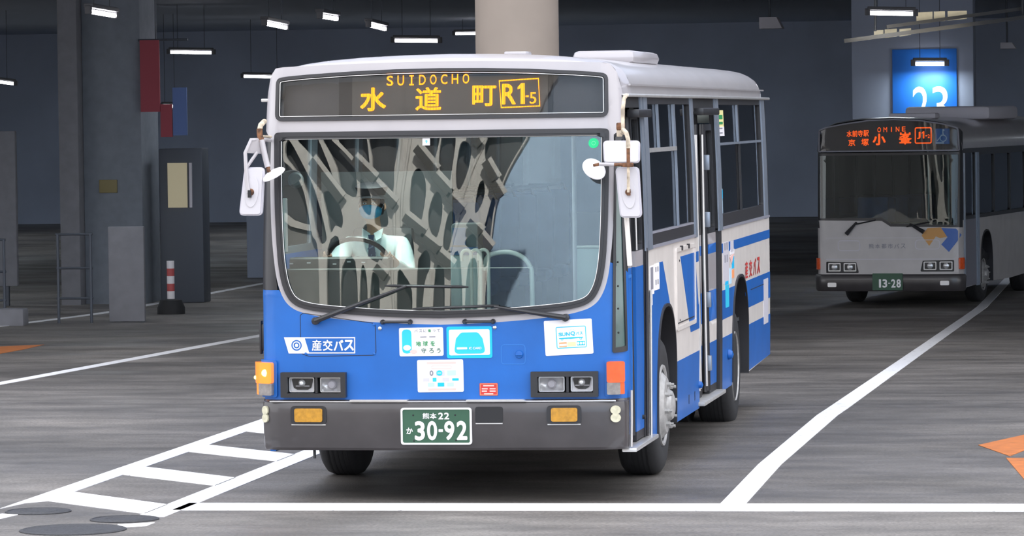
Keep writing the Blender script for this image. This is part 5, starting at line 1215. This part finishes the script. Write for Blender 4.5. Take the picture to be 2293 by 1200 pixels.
MB().box((.25, .9, 2.985), (.75, .35, .09), M['stlgrey'], bev=.03).build('roof_vent', b2)
MB().box((.35, 4.4, 3.02), (1.4, 2.6, .22), M['stlgrey'], bev=.06).build('roof_unit', b2)
# lower front
def bump2():
    prof = [(.26, -.02), (.26, .02), (.29, .04), (.49, .05), (.525, .03), (.525, -.02)]; n = 30; k = len(prof)
    V = [F2(-U2c+2*U2c*i/n, z, w_) for i in range(n+1) for z, w_ in prof]
    return MB().add(V, [[i*k+j, (i+1)*k+j, (i+1)*k+(j+1) % k, i*k+(j+1) % k] for i in range(n) for j in range(k)]+[list(range(k)), [n*k+j for j in range(k)][::-1]], M['bumper']).build('bumper', b2)
bp2 = bump2()
for px, py in ((1861, 638), (2118, 634)): MB().sheet(rectc(bx(px), bz(py), .14, .07, .02), M['reflector'], F2, .03, .056).build('fog_lamp', bp2)
pl2 = MB().sheet(rect(bx(1955), bz(650), bx(2024), bz(612), .015), M['plate'], F2, .045, .065).build('number_plate', bp2)
tx = MB()
for ch, x0, x1 in (('1', 1970, 1975), ('3', 1978, 1989), ('2', 1998, 2008), ('8', 2010, 2020)): T2(ch, x0, x1, 625, 644, .03, 'platewhite')
T2('-', 1991, 1996, 633, 635, .0, 'platewhite')
tx.v = [(x, y-.094, z) for x, y, z in tx.v]; tx.build('plate_lettering', pl2)
for i, (x0, x1, sgn) in enumerate(((-1.0, -.49, -1), (.52, 1.03, 1))):
    dz = .0 if i == 0 else .02
    hl = MB().sheet(rect(x0-.02, .535+dz, x1+.02, .735+dz, .02), M['black'], F2, -.06, -.04).build('headlamp_unit', b2)
    for xx in (x0+.13, x1-.13):
        l = MB().sheet(rectc(xx, .635+dz, .20, .13, .015), M['reflector'], F2, -.04, -.02, holes=[rectc(xx, .635+dz, .17, .10, .012)]).lathe([(.05, 0), (.045, .02), (.02, .03), (.001, .032)], F2(xx, .635+dz, -.04), (0, -1, 0), M['reflector'], 18).build('headlamp', hl)
        MB().sheet(rectc(xx, .635+dz, .20, .13, .015), M['lensclear'], F2, -.012, -.008).build('lens', l)
for s_ in (-1, 1): MB().sheet([(s_*x, z) for x, z in rect(1.10, .60, 1.20, .78, .02)], M['orange'], F2, 0, .03, step=.03).build('turn_lamp', b2)
gp = MB()
gp.sheet([(bx(2066), bz(528)), (bx(2080), bz(511)), (bx(2110), bz(510)), (bx(2123), bz(531)), (bx(2108), bz(534)), (bx(2098), bz(530)), (bx(2083), bz(551))], M['bus2orange'], F2, 0, .003)
gp.sheet([(bx(2110), bz(511)), (bx(2143), bz(513)), (bx(2157), bz(527)), (bx(2127), bz(565)), (bx(2110), bz(548)), (bx(2124), bz(532))], M['bus2blue'], F2, 0, .0035)
gp.build('livery', b2)
for x0, x1, y0, y1 in ((1874, 1926, 538, 562), (2051, 2107, 537, 559)):
    q = rect(bx(x0), bz(y1), bx(x1), bz(y0), .06); MB().sheet(q, M['stlgrey'], F2, 0, .004, holes=[inset(q, .012)]).build('panel_joint', b2)
MB().sheet(rect(-1.0, .755, 1.04, .765), M['stlgrey'], F2, 0, .003, step=.2).sheet(rect(-1.0, 1.09, .6, 1.097), M['stlgrey'], F2, 0, .003, step=.2).build('panel_joint', b2)
tx = MB()
for i, ch in enumerate('熊本都市バス'): T2(ch, 1946+i*14.5, 1957+i*14.5, 546, 556.5, .006, 'stgrey')
tx.v = [(x, y-.030, z) for x, y, z in tx.v]; tx.build('front_lettering', b2)
for piv, tip in (((bx(1895), bz(524)), (bx(1919), bz(497))), ((bx(2072), bz(520)), (bx(2040), bz(502)))):
    w2_ = MB().tube([F2(*piv, .04), F2(*tip, .03)], [.035, .015], M['black'], 8).build('wiper', b2)
    MB().tube([F2(tip[0]-.05, tip[1]-.04, .02), F2(tip[0]+.3, tip[1]+.03, .02)], .012, M['black'], 6).build('blade', w2_)
# sides and rear
A2 = archpts(2.15, .52, 1.16, zc=.55); B2 = archpts(6.2, .52, 1.16, zc=.55)
for mp_, mt in ((S2, 'bus2white'), (S2L, 'bus2white')):
    MB().sheet([(.22, .30), (.22, 1.36), (4.2, 1.36), (4.2, .30)]+A2, M[mt], mp_, -.04, 0, step=.8).sheet([(4.2, .30), (4.2, 1.36), (9, 1.36), (9, .34)]+B2, M[mt], mp_, -.04, 0, step=.8).build('side_panel', b2)
    hl_ = [rect(.32, 1.42, 1.22, 2.4, .03)]+[rect(y, 1.42, y+1.35, 2.36, .04) for y in (1.5, 2.95, 4.4, 5.85, 7.3)]
    MB().sheet(rect(.22, 1.36, 9, 2.47), M['black'], mp_, -.04, 0, holes=hl_, step=.8).build('window_band', b2)
    for h_ in hl_: MB().sheet(inset(h_, -.01), M['sideglass'], mp_, -.026, -.02, step=3).build('side_window', b2)
    for A in (A2, B2):
        yc = sum(p[0] for p in A)/len(A); Ai = [(yc+(y-yc)*.95, z if z < .4 else .55+(z-.55)*.96) for y, z in A]
        MB().sheet(A+Ai[::-1], M['rubber'], mp_, -.5, .012, step=.5).build('arch_liner', b2)
for y, w_ in ((.26, .03), (1.28, .035), (1.44, .03)): MB().box((H2+.01, y, 1.35), (.03, w_, 2.1), M['silver']).build('door_rail', b2)
MB().sheet(rect(.30, .32, 1.25, 1.36), M['stgrey'], S2, -.01, .006, step=.5).build('front_door', b2)
MB().sheet([(-1.13, .4), (1.13, .4), (1.13, 2.5), (.9, 2.85), (-.9, 2.85), (-1.13, 2.5)], M['bus2white'], lambda x, z, w_: (x, 9.0+w_, z), -.04, 0).build('rear_wall', b2)
MB().box((0, 4.6, .72), (2.2, 8.6, .1), M['matblack']).box((0, 4.6, .5), (1.2, 8.4, .35), M['matblack']).build('underbody', b2)
MB().box((0, .35, 1.2), (2.0, .3, .25), M['dash'], bev=.03).build('dashboard', b2)
MB().tube([(.75, 1.1, .8), (.75, 1.1, 2.6)], .02, M['alu'], 8).tube([(.35, 1.5, .8), (.35, 1.5, 2.6)], .018, M['alu'], 8).build('grab_rail', b2)
MB().box((-.55, 1.5, 1.25), (.5, .12, .9), M['seat'], bev=.03).build('driver_seat', b2)
for r_ in range(4):
    for x in (-.75, .75): MB().box((x, 3+r_*1.1, 1.25), (.5, .12, .8), M['seat'], bev=.03).build('passenger_seat', b2)
for s_ in (-1, 1):
    wheel(s_*.97, 2.15, s_, b2, R_=.44, Wd=.24); wheel(s_*.97, 6.2, s_, b2, R_=.44, Wd=.24)
